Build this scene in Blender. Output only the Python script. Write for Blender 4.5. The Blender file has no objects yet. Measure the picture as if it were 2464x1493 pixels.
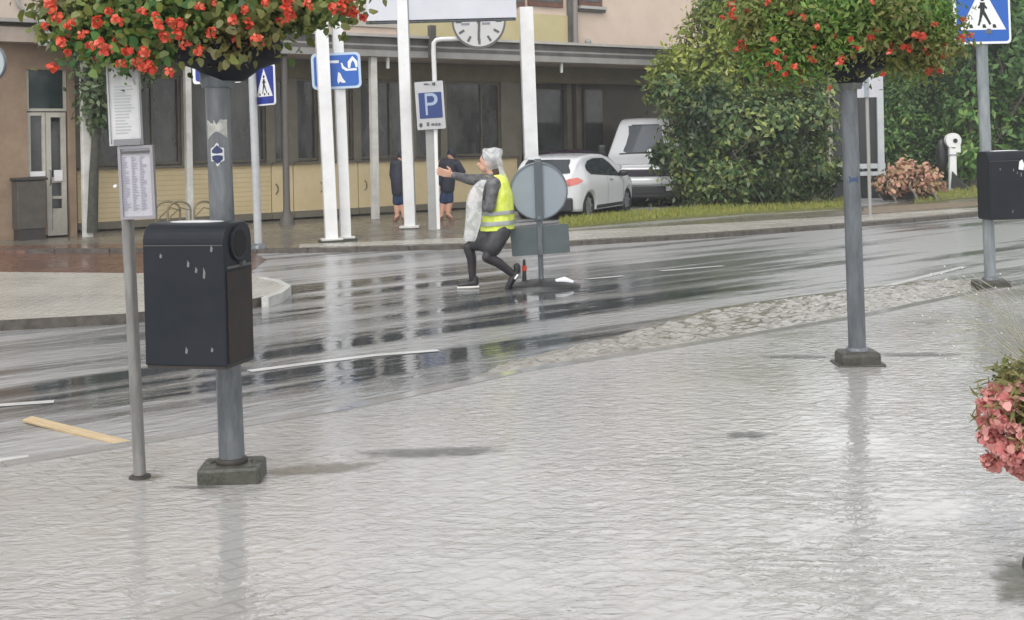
import bpy, bmesh, math, random
import numpy as np
from mathutils import Vector, Matrix, Euler, noise as mn
R_ = math.radians
random.seed(7); rng = np.random.default_rng(7)
scene = bpy.context.scene
C = scene.collection
# ---------------------------------------------------------------- camera, sky, sun, exposure
F = 3080.; U0 = 1232.; V0 = 337.; ROLL = 0.018; H = 1.62       # focal length etc. in 2464-px-wide units
ZR, ZF = -0.06, 0.0                                            # road level, far pavement level
cam = bpy.data.cameras.new("camera"); camo = bpy.data.objects.new("camera", cam); C.objects.link(camo)
cam.sensor_width = 36; cam.lens = 36 * F / 2464; cam.shift_y = -(746.5 - V0) / 2464
cam.clip_start = 0.1; cam.clip_end = 800
cr, sr = math.cos(ROLL), math.sin(ROLL)
m = Matrix(((cr, sr, 0), (0, 0, -1), (-sr, cr, 0))).to_4x4()
camo.matrix_world = Matrix.Translation((0, 0, H)) @ m
scene.camera = camo
scene.view_settings.view_transform = 'Standard'; scene.view_settings.look = 'None'
scene.view_settings.exposure = 0.95; scene.view_settings.gamma = 1
w = bpy.data.worlds.new("World"); scene.world = w; w.use_nodes = True
nt = w.node_tree; bg = nt.nodes['Background']
sky = nt.nodes.new('ShaderNodeTexSky'); sky.sky_type = 'NISHITA'; sky.sun_disc = False
SUN_EL, SUN_ROT = R_(50), R_(200)
sky.sun_elevation = SUN_EL; sky.sun_rotation = SUN_ROT; sky.dust_density = .6; sky.air_density = 1.4
hs = nt.nodes.new('ShaderNodeHueSaturation'); hs.inputs['Saturation'].default_value = 0.05
nt.links.new(sky.outputs[0], hs.inputs['Color']); nt.links.new(hs.outputs[0], bg.inputs[0]); bg.inputs[1].default_value = 0.14
sl = bpy.data.lights.new("sun", 'SUN'); sl.energy = 0.7; sl.angle = R_(25); sl.color = (1, .97, .92)
so = bpy.data.objects.new("sun", sl); C.objects.link(so)
sd = Vector((math.sin(SUN_ROT) * math.cos(SUN_EL), math.cos(SUN_ROT) * math.cos(SUN_EL), math.sin(SUN_EL)))
so.rotation_euler = (-sd).to_track_quat('-Z', 'Y').to_euler()

def ray(u, v):
    x = (u - U0) / F; y = -(v - V0) / F
    return x * cr + y * sr, -x * sr + y * cr
def G(u, v, z=0.):
    X, Z = ray(u, v); t = (z - H) / Z
    return Vector((X * t, t, z))
def P(u, v, Y):
    X, Z = ray(u, v); return Vector((X * Y, Y, H + Z * Y))

# ---------------------------------------------------------------- materials
MATS = {}
def mat(name, col, rough=.5, metal=0., col2=None, scale=8., bump=0., bscale=40., alpha=1., spec=.5, island=None, coat=0., trans=0., rvar=0., stretch=None, detail=4):
    if name in MATS: return MATS[name]
    M = bpy.data.materials.new(name); M.use_nodes = True; n = M.node_tree; L = n.links
    b = n.nodes['Principled BSDF']; c4 = lambda c: (c[0], c[1], c[2], 1)
    b.inputs['Base Color'].default_value = c4(col); b.inputs['Roughness'].default_value = rough
    b.inputs['Metallic'].default_value = metal; b.inputs['Specular IOR Level'].default_value = spec
    b.inputs['Alpha'].default_value = alpha; b.inputs['Coat Weight'].default_value = coat
    b.inputs['Coat Roughness'].default_value = .08
    tc = n.nodes.new('ShaderNodeTexCoord'); vec = tc.outputs['Object']
    if stretch:
        mp = n.nodes.new('ShaderNodeMapping'); mp.inputs['Scale'].default_value = stretch; L.new(vec, mp.inputs[0]); vec = mp.outputs[0]
    if island:
        g = n.nodes.new('ShaderNodeNewGeometry'); r = n.nodes.new('ShaderNodeValToRGB'); L.new(g.outputs['Random Per Island'], r.inputs[0])
        e = r.color_ramp.elements; e[0].position = 0; e[0].color = c4(island[0]); e[1].position = 1; e[1].color = c4(island[-1])
        for i, c in enumerate(island[1:-1]):
            q = e.new((i + 1) / (len(island) - 1)); q.color = c4(c)
        src = r.outputs[0]
        nz = n.nodes.new('ShaderNodeTexNoise'); nz.inputs['Scale'].default_value = scale; L.new(vec, nz.inputs[0])
        mr = n.nodes.new('ShaderNodeMapRange'); mr.inputs['From Min'].default_value = .4; mr.inputs['From Max'].default_value = .62
        L.new(nz.outputs[0], mr.inputs[0]); mx = n.nodes.new('ShaderNodeMix'); mx.data_type = 'RGBA'
        L.new(mr.outputs[0], mx.inputs[0]); L.new(src, mx.inputs[6]); mx.inputs[7].default_value = c4(col2 or col)
        if col2: L.new(mx.outputs[2], b.inputs['Base Color'])
        else: L.new(src, b.inputs['Base Color'])
    elif col2:
        nz = n.nodes.new('ShaderNodeTexNoise'); nz.inputs['Scale'].default_value = scale; nz.inputs['Detail'].default_value = detail; nz.inputs['Roughness'].default_value = .65
        L.new(vec, nz.inputs[0]); r = n.nodes.new('ShaderNodeValToRGB'); L.new(nz.outputs[0], r.inputs[0])
        r.color_ramp.elements[0].position = .36; r.color_ramp.elements[0].color = c4(col); r.color_ramp.elements[1].position = .66; r.color_ramp.elements[1].color = c4(col2)
        L.new(r.outputs[0], b.inputs['Base Color'])
        if rvar:
            mr = n.nodes.new('ShaderNodeMapRange'); mr.inputs['To Min'].default_value = max(0, rough - rvar); mr.inputs['To Max'].default_value = rough + rvar
            L.new(nz.outputs[0], mr.inputs[0]); L.new(mr.outputs[0], b.inputs['Roughness'])
    if bump:
        n2 = n.nodes.new('ShaderNodeTexNoise'); n2.inputs['Scale'].default_value = bscale; n2.inputs['Detail'].default_value = 5; L.new(vec, n2.inputs[0])
        bp = n.nodes.new('ShaderNodeBump'); bp.inputs['Strength'].default_value = bump; bp.inputs['Distance'].default_value = .01
        L.new(n2.outputs[0], bp.inputs['Height']); L.new(bp.outputs[0], b.inputs['Normal'])
    if trans:
        t = n.nodes.new('ShaderNodeBsdfTranslucent'); ms = n.nodes.new('ShaderNodeMixShader'); ms.inputs[0].default_value = trans
        lk = b.inputs['Base Color'].links
        if lk: L.new(lk[0].from_socket, t.inputs[0])
        else: t.inputs[0].default_value = c4(col)
        L.new(b.outputs[0], ms.inputs[1]); L.new(t.outputs[0], ms.inputs[2]); L.new(ms.outputs[0], n.nodes['Material Output'].inputs[0])
    MATS[name] = M; return M

def brick_mat(name, c1, c2, mortar, bw, bh, ang, rough, water=.5, ripple=.3, rscale=14., mort=.012, wet=(.08, .3), cont=.5, fine=.0):
    """paving in world coordinates, lying under a thin rippled film of rain water"""
    M = bpy.data.materials.new(name); M.use_nodes = True; n = M.node_tree; L = n.links; b = n.nodes['Principled BSDF']
    tc = n.nodes.new('ShaderNodeTexCoord'); mp = n.nodes.new('ShaderNodeMapping'); mp.inputs['Rotation'].default_value = (0, 0, ang); L.new(tc.outputs['Object'], mp.inputs[0])
    br = n.nodes.new('ShaderNodeTexBrick'); br.inputs['Scale'].default_value = 1; br.inputs['Brick Width'].default_value = bw; br.inputs['Row Height'].default_value = bh
    br.inputs['Mortar Size'].default_value = mort; br.inputs['Color1'].default_value = (*c1, 1); br.inputs['Color2'].default_value = (*c2, 1); br.inputs['Mortar'].default_value = (*mortar, 1)
    L.new(mp.outputs[0], br.inputs[0])
    nz = n.nodes.new('ShaderNodeTexNoise'); nz.inputs['Scale'].default_value = .7; nz.inputs['Detail'].default_value = 6; L.new(tc.outputs['Object'], nz.inputs[0])
    mx = n.nodes.new('ShaderNodeMix'); mx.data_type = 'RGBA'; mr = n.nodes.new('ShaderNodeMapRange'); mr.inputs['From Min'].default_value = .35; mr.inputs['From Max'].default_value = .65
    mr.inputs['To Min'].default_value = water * .6; mr.inputs['To Max'].default_value = min(1, water * 1.25)
    L.new(nz.outputs[0], mr.inputs[0]); L.new(mr.outputs[0], mx.inputs[0]); L.new(br.outputs[0], mx.inputs[6]); mx.inputs[7].default_value = (*[(a + c) / 2 for a, c in zip(c1, c2)], 1)
    L.new(mx.outputs[2], b.inputs['Base Color'])
    r2 = n.nodes.new('ShaderNodeMapRange'); r2.inputs['From Min'].default_value = .35; r2.inputs['From Max'].default_value = .65; r2.inputs['To Min'].default_value = wet[0]; r2.inputs['To Max'].default_value = wet[1]
    L.new(nz.outputs[0], r2.inputs[0]); L.new(r2.outputs[0], b.inputs['Roughness'])
    w1 = n.nodes.new('ShaderNodeTexNoise'); w1.inputs['Scale'].default_value = rscale; w1.inputs['Detail'].default_value = 3; w1.inputs['Distortion'].default_value = .9; w1.inputs['Roughness'].default_value = .62
    mp2 = n.nodes.new('ShaderNodeMapping'); mp2.inputs['Scale'].default_value = (.8, 1.7, 1); mp2.inputs['Rotation'].default_value = (0, 0, .25); L.new(tc.outputs['Object'], mp2.inputs[0]); L.new(mp2.outputs[0], w1.inputs[0])
    b1 = n.nodes.new('ShaderNodeBump'); b1.inputs['Strength'].default_value = ripple; rp = n.nodes.new('ShaderNodeMapRange'); rp.inputs['From Min'].default_value = .35; rp.inputs['From Max'].default_value = .65; rp.inputs['To Min'].default_value = ripple * .35; rp.inputs['To Max'].default_value = ripple * 1.7; nz2 = n.nodes.new('ShaderNodeTexNoise'); nz2.inputs['Scale'].default_value = .9; L.new(tc.outputs['Object'], nz2.inputs[0]); L.new(nz2.outputs[0], rp.inputs[0]); L.new(rp.outputs[0], b1.inputs['Strength']); b1.inputs['Distance'].default_value = .05; L.new(w1.outputs[0], b1.inputs['Height'])
    b2 = n.nodes.new('ShaderNodeBump'); b2.inputs['Strength'].default_value = cont; b2.inputs['Distance'].default_value = .006; L.new(br.outputs['Fac'], b2.inputs['Height']); b2.invert = True
    L.new(b1.outputs[0], b2.inputs['Normal']); last = b2
    if fine:
        v = n.nodes.new('ShaderNodeTexVoronoi'); v.inputs['Scale'].default_value = 22; v.feature = 'SMOOTH_F1'; L.new(tc.outputs['Object'], v.inputs[0])
        b3 = n.nodes.new('ShaderNodeBump'); b3.inputs['Strength'].default_value = fine; b3.inputs['Distance'].default_value = .02; L.new(v.outputs[0], b3.inputs['Height']); L.new(b2.outputs[0], b3.inputs['Normal']); last = b3
    L.new(last.outputs[0], b.inputs['Normal']); b.inputs['Specular IOR Level'].default_value = .5
    return M

def asphalt_mat():
    M = bpy.data.materials.new('wet_asphalt'); M.use_nodes = True; n = M.node_tree; L = n.links; b = n.nodes['Principled BSDF']
    tc = n.nodes.new('ShaderNodeTexCoord'); mp = n.nodes.new('ShaderNodeMapping'); mp.inputs['Rotation'].default_value = (0, 0, -R_(90 - 50))
    L.new(tc.outputs['Object'], mp.inputs[0]); ms = n.nodes.new('ShaderNodeMapping'); ms.inputs['Scale'].default_value = (.13, 1.35, 1); L.new(mp.outputs[0], ms.inputs[0])
    t = n.nodes.new('ShaderNodeTexNoise'); t.inputs['Scale'].default_value = 1.0; t.inputs['Detail'].default_value = 7; t.inputs['Roughness'].default_value = .6; L.new(ms.outputs[0], t.inputs[0])
    mr = n.nodes.new('ShaderNodeMapRange'); mr.inputs['From Min'].default_value = .40; mr.inputs['From Max'].default_value = .58; L.new(t.outputs[0], mr.inputs[0])
    # a broad puddle of standing water lies on the low side of the road; elsewhere the film is thin and rough
    pc = G(930, 790, ZR); mp3 = n.nodes.new('ShaderNodeMapping'); mp3.vector_type = 'POINT'; L.new(tc.outputs['Object'], mp3.inputs[0])
    sub = n.nodes.new('ShaderNodeVectorMath'); sub.operation = 'SUBTRACT'; sub.inputs[1].default_value = (pc.x, pc.y, 0); L.new(tc.outputs['Object'], sub.inputs[0])
    rt = n.nodes.new('ShaderNodeMapping'); rt.inputs['Rotation'].default_value = (0, 0, -R_(40)); rt.inputs['Scale'].default_value = (.27, .30, 1); L.new(sub.outputs[0], rt.inputs[0])
    ln = n.nodes.new('ShaderNodeVectorMath'); ln.operation = 'LENGTH'; L.new(rt.outputs[0], ln.inputs[0])
    pm2 = n.nodes.new('ShaderNodeMapRange'); pm2.inputs['From Min'].default_value = .6; pm2.inputs['From Max'].default_value = 1.7; pm2.inputs['To Min'].default_value = -.26; pm2.inputs['To Max'].default_value = .38; L.new(ln.outputs['Value'], pm2.inputs[0])
    ad = n.nodes.new('ShaderNodeMath'); ad.operation = 'ADD'; ad.use_clamp = True; L.new(mr.outputs[0], ad.inputs[0]); L.new(pm2.outputs[0], ad.inputs[1]); mr = ad
    cr_ = n.nodes.new('ShaderNodeMix'); cr_.data_type = 'RGBA'; L.new(mr.outputs[0], cr_.inputs[0]); cr_.inputs[6].default_value = (.05, .055, .06, 1); cr_.inputs[7].default_value = (.34, .34, .34, 1)
    L.new(cr_.outputs[2], b.inputs['Base Color'])
    rr = n.nodes.new('ShaderNodeMapRange'); rr.inputs['To Min'].default_value = .03; rr.inputs['To Max'].default_value = .26; L.new(mr.outputs[0], rr.inputs[0]); L.new(rr.outputs[0], b.inputs['Roughness'])
    ms2 = n.nodes.new('ShaderNodeMapping'); ms2.inputs['Scale'].default_value = (.5, 1.6, 1); L.new(mp.outputs[0], ms2.inputs[0])
    r = n.nodes.new('ShaderNodeTexNoise'); r.inputs['Scale'].default_value = 9; r.inputs['Detail'].default_value = 4; L.new(ms2.outputs[0], r.inputs[0])
    bs = n.nodes.new('ShaderNodeMapRange'); bs.inputs['To Min'].default_value = .05; bs.inputs['To Max'].default_value = .5; L.new(mr.outputs[0], bs.inputs[0])
    bp = n.nodes.new('ShaderNodeBump'); bp.inputs['Distance'].default_value = .045; L.new(bs.outputs[0], bp.inputs['Strength']); L.new(r.outputs[0], bp.inputs['Height'])
    L.new(bp.outputs[0], b.inputs['Normal']); b.inputs['IOR'].default_value = 1.7
    return M

galv = mat('galvanised', (.085, .095, .105), .42, .3, col2=(.17, .18, .19), scale=14, bump=.15, bscale=60, stretch=(1, 1, .25))
galv_d = mat('dark_galvanised', (.10, .115, .13), .4, .3, col2=(.17, .185, .20), scale=14, bump=.15, bscale=60, stretch=(1, 1, .25))
white = mat('white_paint', (.70, .70, .70), .35, col2=(.80, .80, .80), scale=3)
offw = mat('worn_white', (.50, .49, .45), .5, col2=(.66, .65, .62), scale=3)
black = mat('black_paint', (.010, .013, .018), .42, col2=(.015, .018, .024), scale=4, bump=.05, spec=.22)
tubm = mat('planter_plastic', (.009, .010, .015), .6, spec=.15)
conc = mat('wet_concrete', (.035, .036, .028), .45, col2=(.075, .075, .058), scale=20, bump=.5, bscale=50, detail=8)
leaf_g = (.05, .13, .02)

# ---------------------------------------------------------------- mesh builder
class MB:
    def __init__(s): s.v = []; s.f = []; s.mi = []; s.sm = []
    def add(s, vs, fs, mi=0, smooth=False):
        o = len(s.v); s.v += [tuple(x) for x in vs]
        for f in fs: s.f.append(tuple(i + o for i in f)); s.mi.append(mi); s.sm.append(smooth)
        return s
    def box(s, c, d, rot=None, mi=0):
        hx, hy, hz = d[0] / 2, d[1] / 2, d[2] / 2
        vs = [Vector((x, y, z)) for x in (-hx, hx) for y in (-hy, hy) for z in (-hz, hz)]
        if rot is not None:
            if isinstance(rot, (int, float)): rot = Matrix.Rotation(rot, 3, 'Z')
            vs = [rot @ q for q in vs]
        vs = [q + Vector(c) for q in vs]
        return s.add(vs, [(0, 1, 3, 2), (4, 6, 7, 5), (0, 4, 5, 1), (2, 3, 7, 6), (0, 2, 6, 4), (1, 5, 7, 3)], mi)
    def tube(s, pts, rad, n=12, mi=0, caps=True, flat=1.):
        pts = [Vector(p) for p in pts]; k = len(pts)
        if not isinstance(rad, (list, tuple)): rad = [rad] * k
        vs = []; prev = None
        for i, p in enumerate(pts):
            t = (pts[min(i + 1, k - 1)] - pts[max(i - 1, 0)]).normalized()
            if prev is None:
                a = Vector((0, 1, 0)) if abs(t.y) < .9 else Vector((1, 0, 0))
                e1 = t.cross(a).normalized()
            else: e1 = (prev - t * prev.dot(t)).normalized()
            prev = e1; e2 = t.cross(e1)
            for j in range(n):
                an = 2 * math.pi * j / n; vs.append(p + e1 * math.cos(an) * rad[i] + e2 * math.sin(an) * rad[i] * flat)
        fs = [(i * n + j, i * n + (j + 1) % n, (i + 1) * n + (j + 1) % n, (i + 1) * n + j) for i in range(k - 1) for j in range(n)]
        s.add(vs, fs, mi, True)
        if caps: s.add(vs[:n], [tuple(range(n))[::-1]], mi); s.add(vs[-n:], [tuple(range(n))], mi)
        return s
    def lathe(s, prof, c=(0, 0, 0), n=32, mi=0, smooth=True, caps=True):
        c = Vector(c); vs = []
        for r, z in prof:
            for j in range(n): a = 2 * math.pi * j / n; vs.append(c + Vector((r * math.cos(a), r * math.sin(a), z)))
        fs = [(i * n + j, i * n + (j + 1) % n, (i + 1) * n + (j + 1) % n, (i + 1) * n + j) for i in range(len(prof) - 1) for j in range(n)]
        s.add(vs, fs, mi, smooth)
        if caps: s.add(vs[:n], [tuple(range(n))[::-1]], mi); s.add(vs[-n:], [tuple(range(n))], mi)
        return s
    def prism(s, poly, y0, y1, mi=0, o=(0, 0, 0), rot=None):
        """polygon in the xz plane, from y0 (front) to y1"""
        o = Vector(o); n = len(poly); vs = [Vector((x, y0, z)) for x, z in poly] + [Vector((x, y1, z)) for x, z in poly]
        if rot is not None: vs = [rot @ q for q in vs]
        vs = [q + o for q in vs]
        return s.add(vs, [tuple(range(n)), tuple(range(2 * n - 1, n - 1, -1))] + [(i, i + n, (i + 1) % n + n, (i + 1) % n) for i in range(n)], mi)
    def slab(s, poly, z0, z1, mi=0, mside=None):
        n = len(poly); vs = [(p[0], p[1], z1) for p in poly] + [(p[0], p[1], z0) for p in poly]
        s.add(vs, [tuple(range(n))], mi); return s.add(vs, [(i, i + n, (i + 1) % n + n, (i + 1) % n) for i in range(n)], mi if mside is None else mside)
    def ell(s, c, r, n=16, mi=0, rot=None):
        c = Vector(c); vs = []; m_ = n // 2
        for i in range(m_ + 1):
            th = math.pi * i / m_
            for j in range(n):
                a = 2 * math.pi * j / n; q = Vector((r[0] * math.sin(th) * math.cos(a), r[1] * math.sin(th) * math.sin(a), r[2] * math.cos(th)))
                if rot is not None: q = rot @ q
                vs.append(c + q)
        return s.add(vs, [(i * n + j, (i + 1) * n + j, (i + 1) * n + (j + 1) % n, i * n + (j + 1) % n) for i in range(m_) for j in range(n)], mi, True)
    def cap(s, p0, p1, r0, r1, n=14):
        p0 = Vector(p0); p1 = Vector(p1); s.tube([p0, p1], [r0, r1], n); s.ell(p0, (r0,) * 3, n); return s.ell(p1, (r1,) * 3, n)
    def grid(s, rows, mi=0, smooth=True, closed=False):
        n = len(rows[0]); vs = [q for r in rows for q in r]; w_ = n if closed else n - 1
        return s.add(vs, [(i * n + j, i * n + (j + 1) % n, (i + 1) * n + (j + 1) % n, (i + 1) * n + j) for i in range(len(rows) - 1) for j in range(w_)], mi, smooth)
    def build(s, name, mats, parent=None, world=False, bevel=0, normals=False, weld=False):
        me = bpy.data.meshes.new(name); vs = s.v
        if world and parent is not None:
            inv = parent.matrix_basis.inverted(); vs = [tuple(inv @ Vector(q)) for q in vs]
        me.from_pydata(vs, [], s.f)
        if not isinstance(mats, (list, tuple)): mats = [mats]
        for x in mats: me.materials.append(x)
        me.polygons.foreach_set('material_index', s.mi); me.polygons.foreach_set('use_smooth', s.sm)
        if normals or weld:
            bm = bmesh.new(); bm.from_mesh(me)
            if weld: bmesh.ops.remove_doubles(bm, verts=bm.verts, dist=1e-5)
            bmesh.ops.recalc_face_normals(bm, faces=bm.faces); bm.to_mesh(me); bm.free()
        me.update(); o = bpy.data.objects.new(name, me); C.objects.link(o)
        if parent is not None: o.parent = parent
        if bevel:
            bv = o.modifiers.new('bevel', 'BEVEL'); bv.width = bevel; bv.segments = 2; bv.limit_method = 'ANGLE'
        return o

def tag(o, label=None, cat=None, group=None, kind=None):
    if label: o['label'] = label
    if cat: o['category'] = cat
    if group: o['group'] = group
    if kind: o['kind'] = kind
    return o
def thing(name, loc, label, cat, group=None, rz=0, lean=0.):
    o = bpy.data.objects.new(name, None); C.objects.link(o)
    o.matrix_basis = Matrix.Translation(loc) @ Matrix.Rotation(-lean, 4, 'Y') @ Matrix.Rotation(rz, 4, 'Z')
    return tag(o, label, cat, group)
def bake(o, mods):
    """apply modifiers through the depsgraph"""
    for nme, typ, kw in mods:
        md = o.modifiers.new(nme, typ)
        for k, v in kw.items(): setattr(md, k, v)
    bpy.context.view_layer.update(); dg = bpy.context.evaluated_depsgraph_get()
    me = bpy.data.meshes.new_from_object(o.evaluated_get(dg)); mats = [x for x in o.data.materials]
    o.modifiers.clear(); o.data = me
    if not len(me.materials):
        for x in mats: me.materials.append(x)
    return o
def fuse(o, vox=.012, it=4):
    bake(o, [('r', 'REMESH', dict(mode='VOXEL', voxel_size=vox)), ('s', 'SMOOTH', dict(iterations=it, factor=.5))])
    o.data.polygons.foreach_set('use_smooth', [True] * len(o.data.polygons)); return o
def text(s, size, m_, parent, loc, name='lettering', depth=.002, bold=.0):
    cu = bpy.data.curves.new(name, 'FONT'); cu.body = s; cu.size = size; cu.extrude = depth; cu.offset = bold; cu.align_x = 'CENTER'; cu.align_y = 'CENTER'
    t = bpy.data.objects.new(name, cu); C.objects.link(t); bpy.context.view_layer.update()
    me = bpy.data.meshes.new_from_object(t.evaluated_get(bpy.context.evaluated_depsgraph_get())); C.objects.unlink(t); bpy.data.objects.remove(t)
    me.transform(Matrix.Rotation(math.pi / 2, 4, 'X')); me.materials.clear(); me.materials.append(m_)
    o = bpy.data.objects.new(name, me); C.objects.link(o); o.parent = parent; o.location = loc; return o

# ---------------------------------------------------------------- foliage
def leaf_mesh(name, pts, nrm, size, mats, parent, aspect=.45, var=.4, fold=.25, nleaf=4, droop=.3, mi=None):
    n = len(pts); pts = np.asarray(pts); nrm = np.asarray(nrm)
    nrm = nrm + rng.normal(0, .55, (n, 3)); nrm[:, 2] += .25; nrm /= np.linalg.norm(nrm, axis=1)[:, None]
    a = rng.normal(0, 1, (n, 3)); a[:, 2] -= droop; t = a - nrm * (a * nrm).sum(1)[:, None]; t /= np.linalg.norm(t, axis=1)[:, None]
    b = np.cross(nrm, t); L = size * (1 + var * rng.uniform(-1, 1, n))[:, None]; W = L * aspect
    if nleaf == 4: shp = [(0, 0, 0), (.45, .5, fold), (1, 0, -.05), (.45, -.5, fold)]
    else: shp = [(0, 0, 0), (.15, .42, fold * .6), (.6, .5, fold), (1, .12, 0), (.95, -.2, 0), (.5, -.5, fold), (.1, -.4, fold * .6)]
    k = len(shp); V = np.empty((n, k, 3))
    for i, (x, y, z) in enumerate(shp): V[:, i] = pts + t * L * x + b * W * y + nrm * W * z
    me = bpy.data.meshes.new(name); me.vertices.add(n * k); me.vertices.foreach_set('co', V.ravel())
    me.loops.add(n * k); me.loops.foreach_set('vertex_index', np.arange(n * k)); me.polygons.add(n)
    me.polygons.foreach_set('loop_start', np.arange(n) * k); me.polygons.foreach_set('loop_total', np.full(n, k))
    for x in (mats if isinstance(mats, (list, tuple)) else [mats]): me.materials.append(x)
    if mi is not None: me.polygons.foreach_set('material_index', mi)
    me.update(); me.validate(); o = bpy.data.objects.new(name, me); C.objects.link(o)
    if parent is not None: o.parent = parent
    return o
def blob_points(blobs, n, inner=.55, clump=None, cl_r=.12):
    """blobs = (centre, rx, ry, rz); points are scattered through the outer shell of the union, gathered in clumps"""
    wts = np.array([b[1] * b[3] + b[1] * b[2] for b in blobs]); wts = wts / wts.sum(); P_, N_ = [], []
    nc = clump or max(8, n // 14)
    cs = rng.choice(len(blobs), nc, p=wts)
    for ci in cs:
        c, rx, ry, rz = blobs[ci]; d = rng.normal(0, 1, 3); d /= np.linalg.norm(d); rad = rng.uniform(inner, 1.05)
        cc = np.array(c) + d * np.array([rx, ry, rz]) * rad; k = max(2, int(n / nc * rng.uniform(.5, 1.5)))
        q = cc + rng.normal(0, cl_r, (k, 3)); P_.append(q); N_.append(np.tile(d, (k, 1)))
    return np.vstack(P_), np.vstack(N_)

# ================================================================ GROUND
def struct(o): o['kind'] = 'structure'; return o
ASP = asphalt_mat()
NEARP = brick_mat('flooded_pavement', (.39, .378, .362), (.36, .35, .335), (.25, .24, .228), .21, .105, -R_(41), .2, water=.7, ripple=.18, rscale=9, wet=(.02, .09), cont=.20, fine=.05, mort=.010)
NEARP.node_tree.nodes['Principled BSDF'].inputs['IOR'].default_value = 1.9
FARP = brick_mat('wet_paving', (.20, .18, .145), (.14, .125, .10), (.05, .05, .045), .30, .15, -R_(35), .3, water=.4, ripple=.3, rscale=7, wet=(.1, .35))
COB = brick_mat('cobbles', (.46, .44, .39), (.37, .35, .315), (.24, .23, .21), .13, .10, -R_(35), .3, water=.7, ripple=.7, rscale=7, mort=.015, wet=(.15, .35), cont=.5)
REDB = brick_mat('red_brick_paving', (.115, .055, .038), (.16, .08, .055), (.06, .04, .03), .22, .11, -R_(20), .3, water=.4, ripple=.35, rscale=6, wet=(.12, .35))
kerbm = mat('kerb_stone', (.05, .042, .034), .4, col2=(.11, .095, .08), scale=9, bump=.4)
kerbl = mat('pale_kerb_stone', (.32, .31, .29), .4, col2=(.48, .47, .44), scale=9, bump=.3)
soil = mat('wet_soil', (.05, .045, .03), .7, col2=(.10, .09, .06), scale=3, bump=.5)
struct(MB().add([(-250, -150, -.25), (250, -150, -.25), (250, 350, -.25), (-250, 350, -.25)], [(0, 1, 2, 3)]).build('ground', soil))
struct(MB().add([(-60, -12, ZR), (-60, 45, ZR), (60, 60, ZR), (60, 0, ZR)][::-1], [(0, 1, 2, 3)]).build('road', ASP))
near = [(-900, 1250), (-400, 1180), (0, 1113), (300, 1066), (560, 1022), (830, 978), (1100, 922), (1230, 893), (1482, 853), (1732, 815), (2042, 763), (2330, 704), (2700, 640), (3300, 560)]
ne = [G(u, v, 0.) for u, v in near]
poly = [(p.x, p.y) for p in ne] + [(30, 14), (30, -8), (-14, -8), (-14, 2)]
struct(MB().slab(poly[::-1], -.2, 0, 0, 1).build('pavement', [NEARP, kerbm]))
# narrow smooth kerb lip along the edge of the near pavement
mb = MB(); pe = []
for a, b in zip(ne[:-1], ne[1:]):
    d = (b - a); L_ = d.length; nrm = Vector((d.y, -d.x, 0)).normalized(); k = max(1, round(L_ / .9))
    for i in range(k):
        p = a + d * (i / k) + d.normalized() * .004; q = a + d * ((i + 1) / k) - d.normalized() * .004
        mb.slab([(p.x, p.y), (q.x, q.y), (q.x + nrm.x * .11, q.y + nrm.y * .11), (p.x + nrm.x * .11, p.y + nrm.y * .11)][::-1], -.1, .006)
struct(mb.build('near_kerb', mat('near_kerb_stone', (.27, .265, .255), .12, col2=(.32, .315, .305), scale=5)))

# far pavement
fe = [(-1600, 760), (-700, 668), (0, 612), (400, 609), (620, 611), (860, 607), (1110, 600), (1280, 598), (1400, 591), (1700, 574), (2000, 552), (2200, 535), (2360, 521), (2600, 500), (3200, 465)]
fp = [G(u, v, ZR) for u, v in fe]
poly = [(p.x, p.y) for p in fp] + [(70, 90), (-60, 90), (-60, 25)]
struct(MB().slab(poly, -.22, ZF, 0, 1).build('far_pavement', [FARP, kerbm]))
mb = MB()
for a, b in zip(fp[:-1], fp[1:]):
    d = (b - a); L_ = d.length; nrm = Vector((-d.y, d.x, 0)).normalized(); k = max(1, round(L_ / 1.0)); out = -nrm * .015
    for i in range(k):
        p = a + d * (i / k) + d.normalized() * .006 + out; q = a + d * ((i + 1) / k) - d.normalized() * .006 + out
        mb.slab([(p.x, p.y), (q.x, q.y), (q.x + nrm.x * .16, q.y + nrm.y * .16), (p.x + nrm.x * .16, p.y + nrm.y * .16)], -.2, ZF + .012)
struct(mb.build('far_kerb', kerbm, bevel=.012))
def sheet(name, pts, z, m_, zt=None):
    q = [G(u, v, z) for u, v in pts]
    return struct(MB().slab([(p.x, p.y) for p in q][::-1], -.2, z, 0).build(name, m_, normals=True))
sheet('cobbled_pavement', [(1290, 583), (1400, 576), (1700, 559), (2000, 538), (2200, 522), (2400, 503), (2400, 497), (2200, 510), (2040, 520), (1700, 539), (1400, 556), (1290, 564)], ZF + .006, COB)
sheet('kerbside_cobbles', [(720, 595), (860, 591), (1110, 584), (1275, 583), (1275, 570), (1110, 573), (880, 582), (720, 588)], ZF + .007, COB)
sheet('brick_paving', [(-500, 660), (0, 657), (600, 655), (640, 625), (600, 603), (300, 600), (-200, 606), (-500, 612)], ZR + .01, REDB)
sheet('brick_footpath', [(-600, 622), (0, 603), (300, 597), (480, 596), (430, 584), (220, 588), (0, 592), (-600, 600)], ZF + .006, REDB)
sheet('side_path', [(2075, 516), (2240, 503), (2464, 486), (2464, 478), (2240, 490), (2080, 500)], ZF + .007, mat('worn_brick', (.16, .12, .08), .5, col2=(.24, .19, .13), scale=6, bump=.4))
sheet('car_park', [(1200, 560), (1330, 557), (1700, 528), (2010, 505), (2300, 470), (2300, 440), (1400, 490), (1150, 520)], ZF + .003, ASP)
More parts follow.
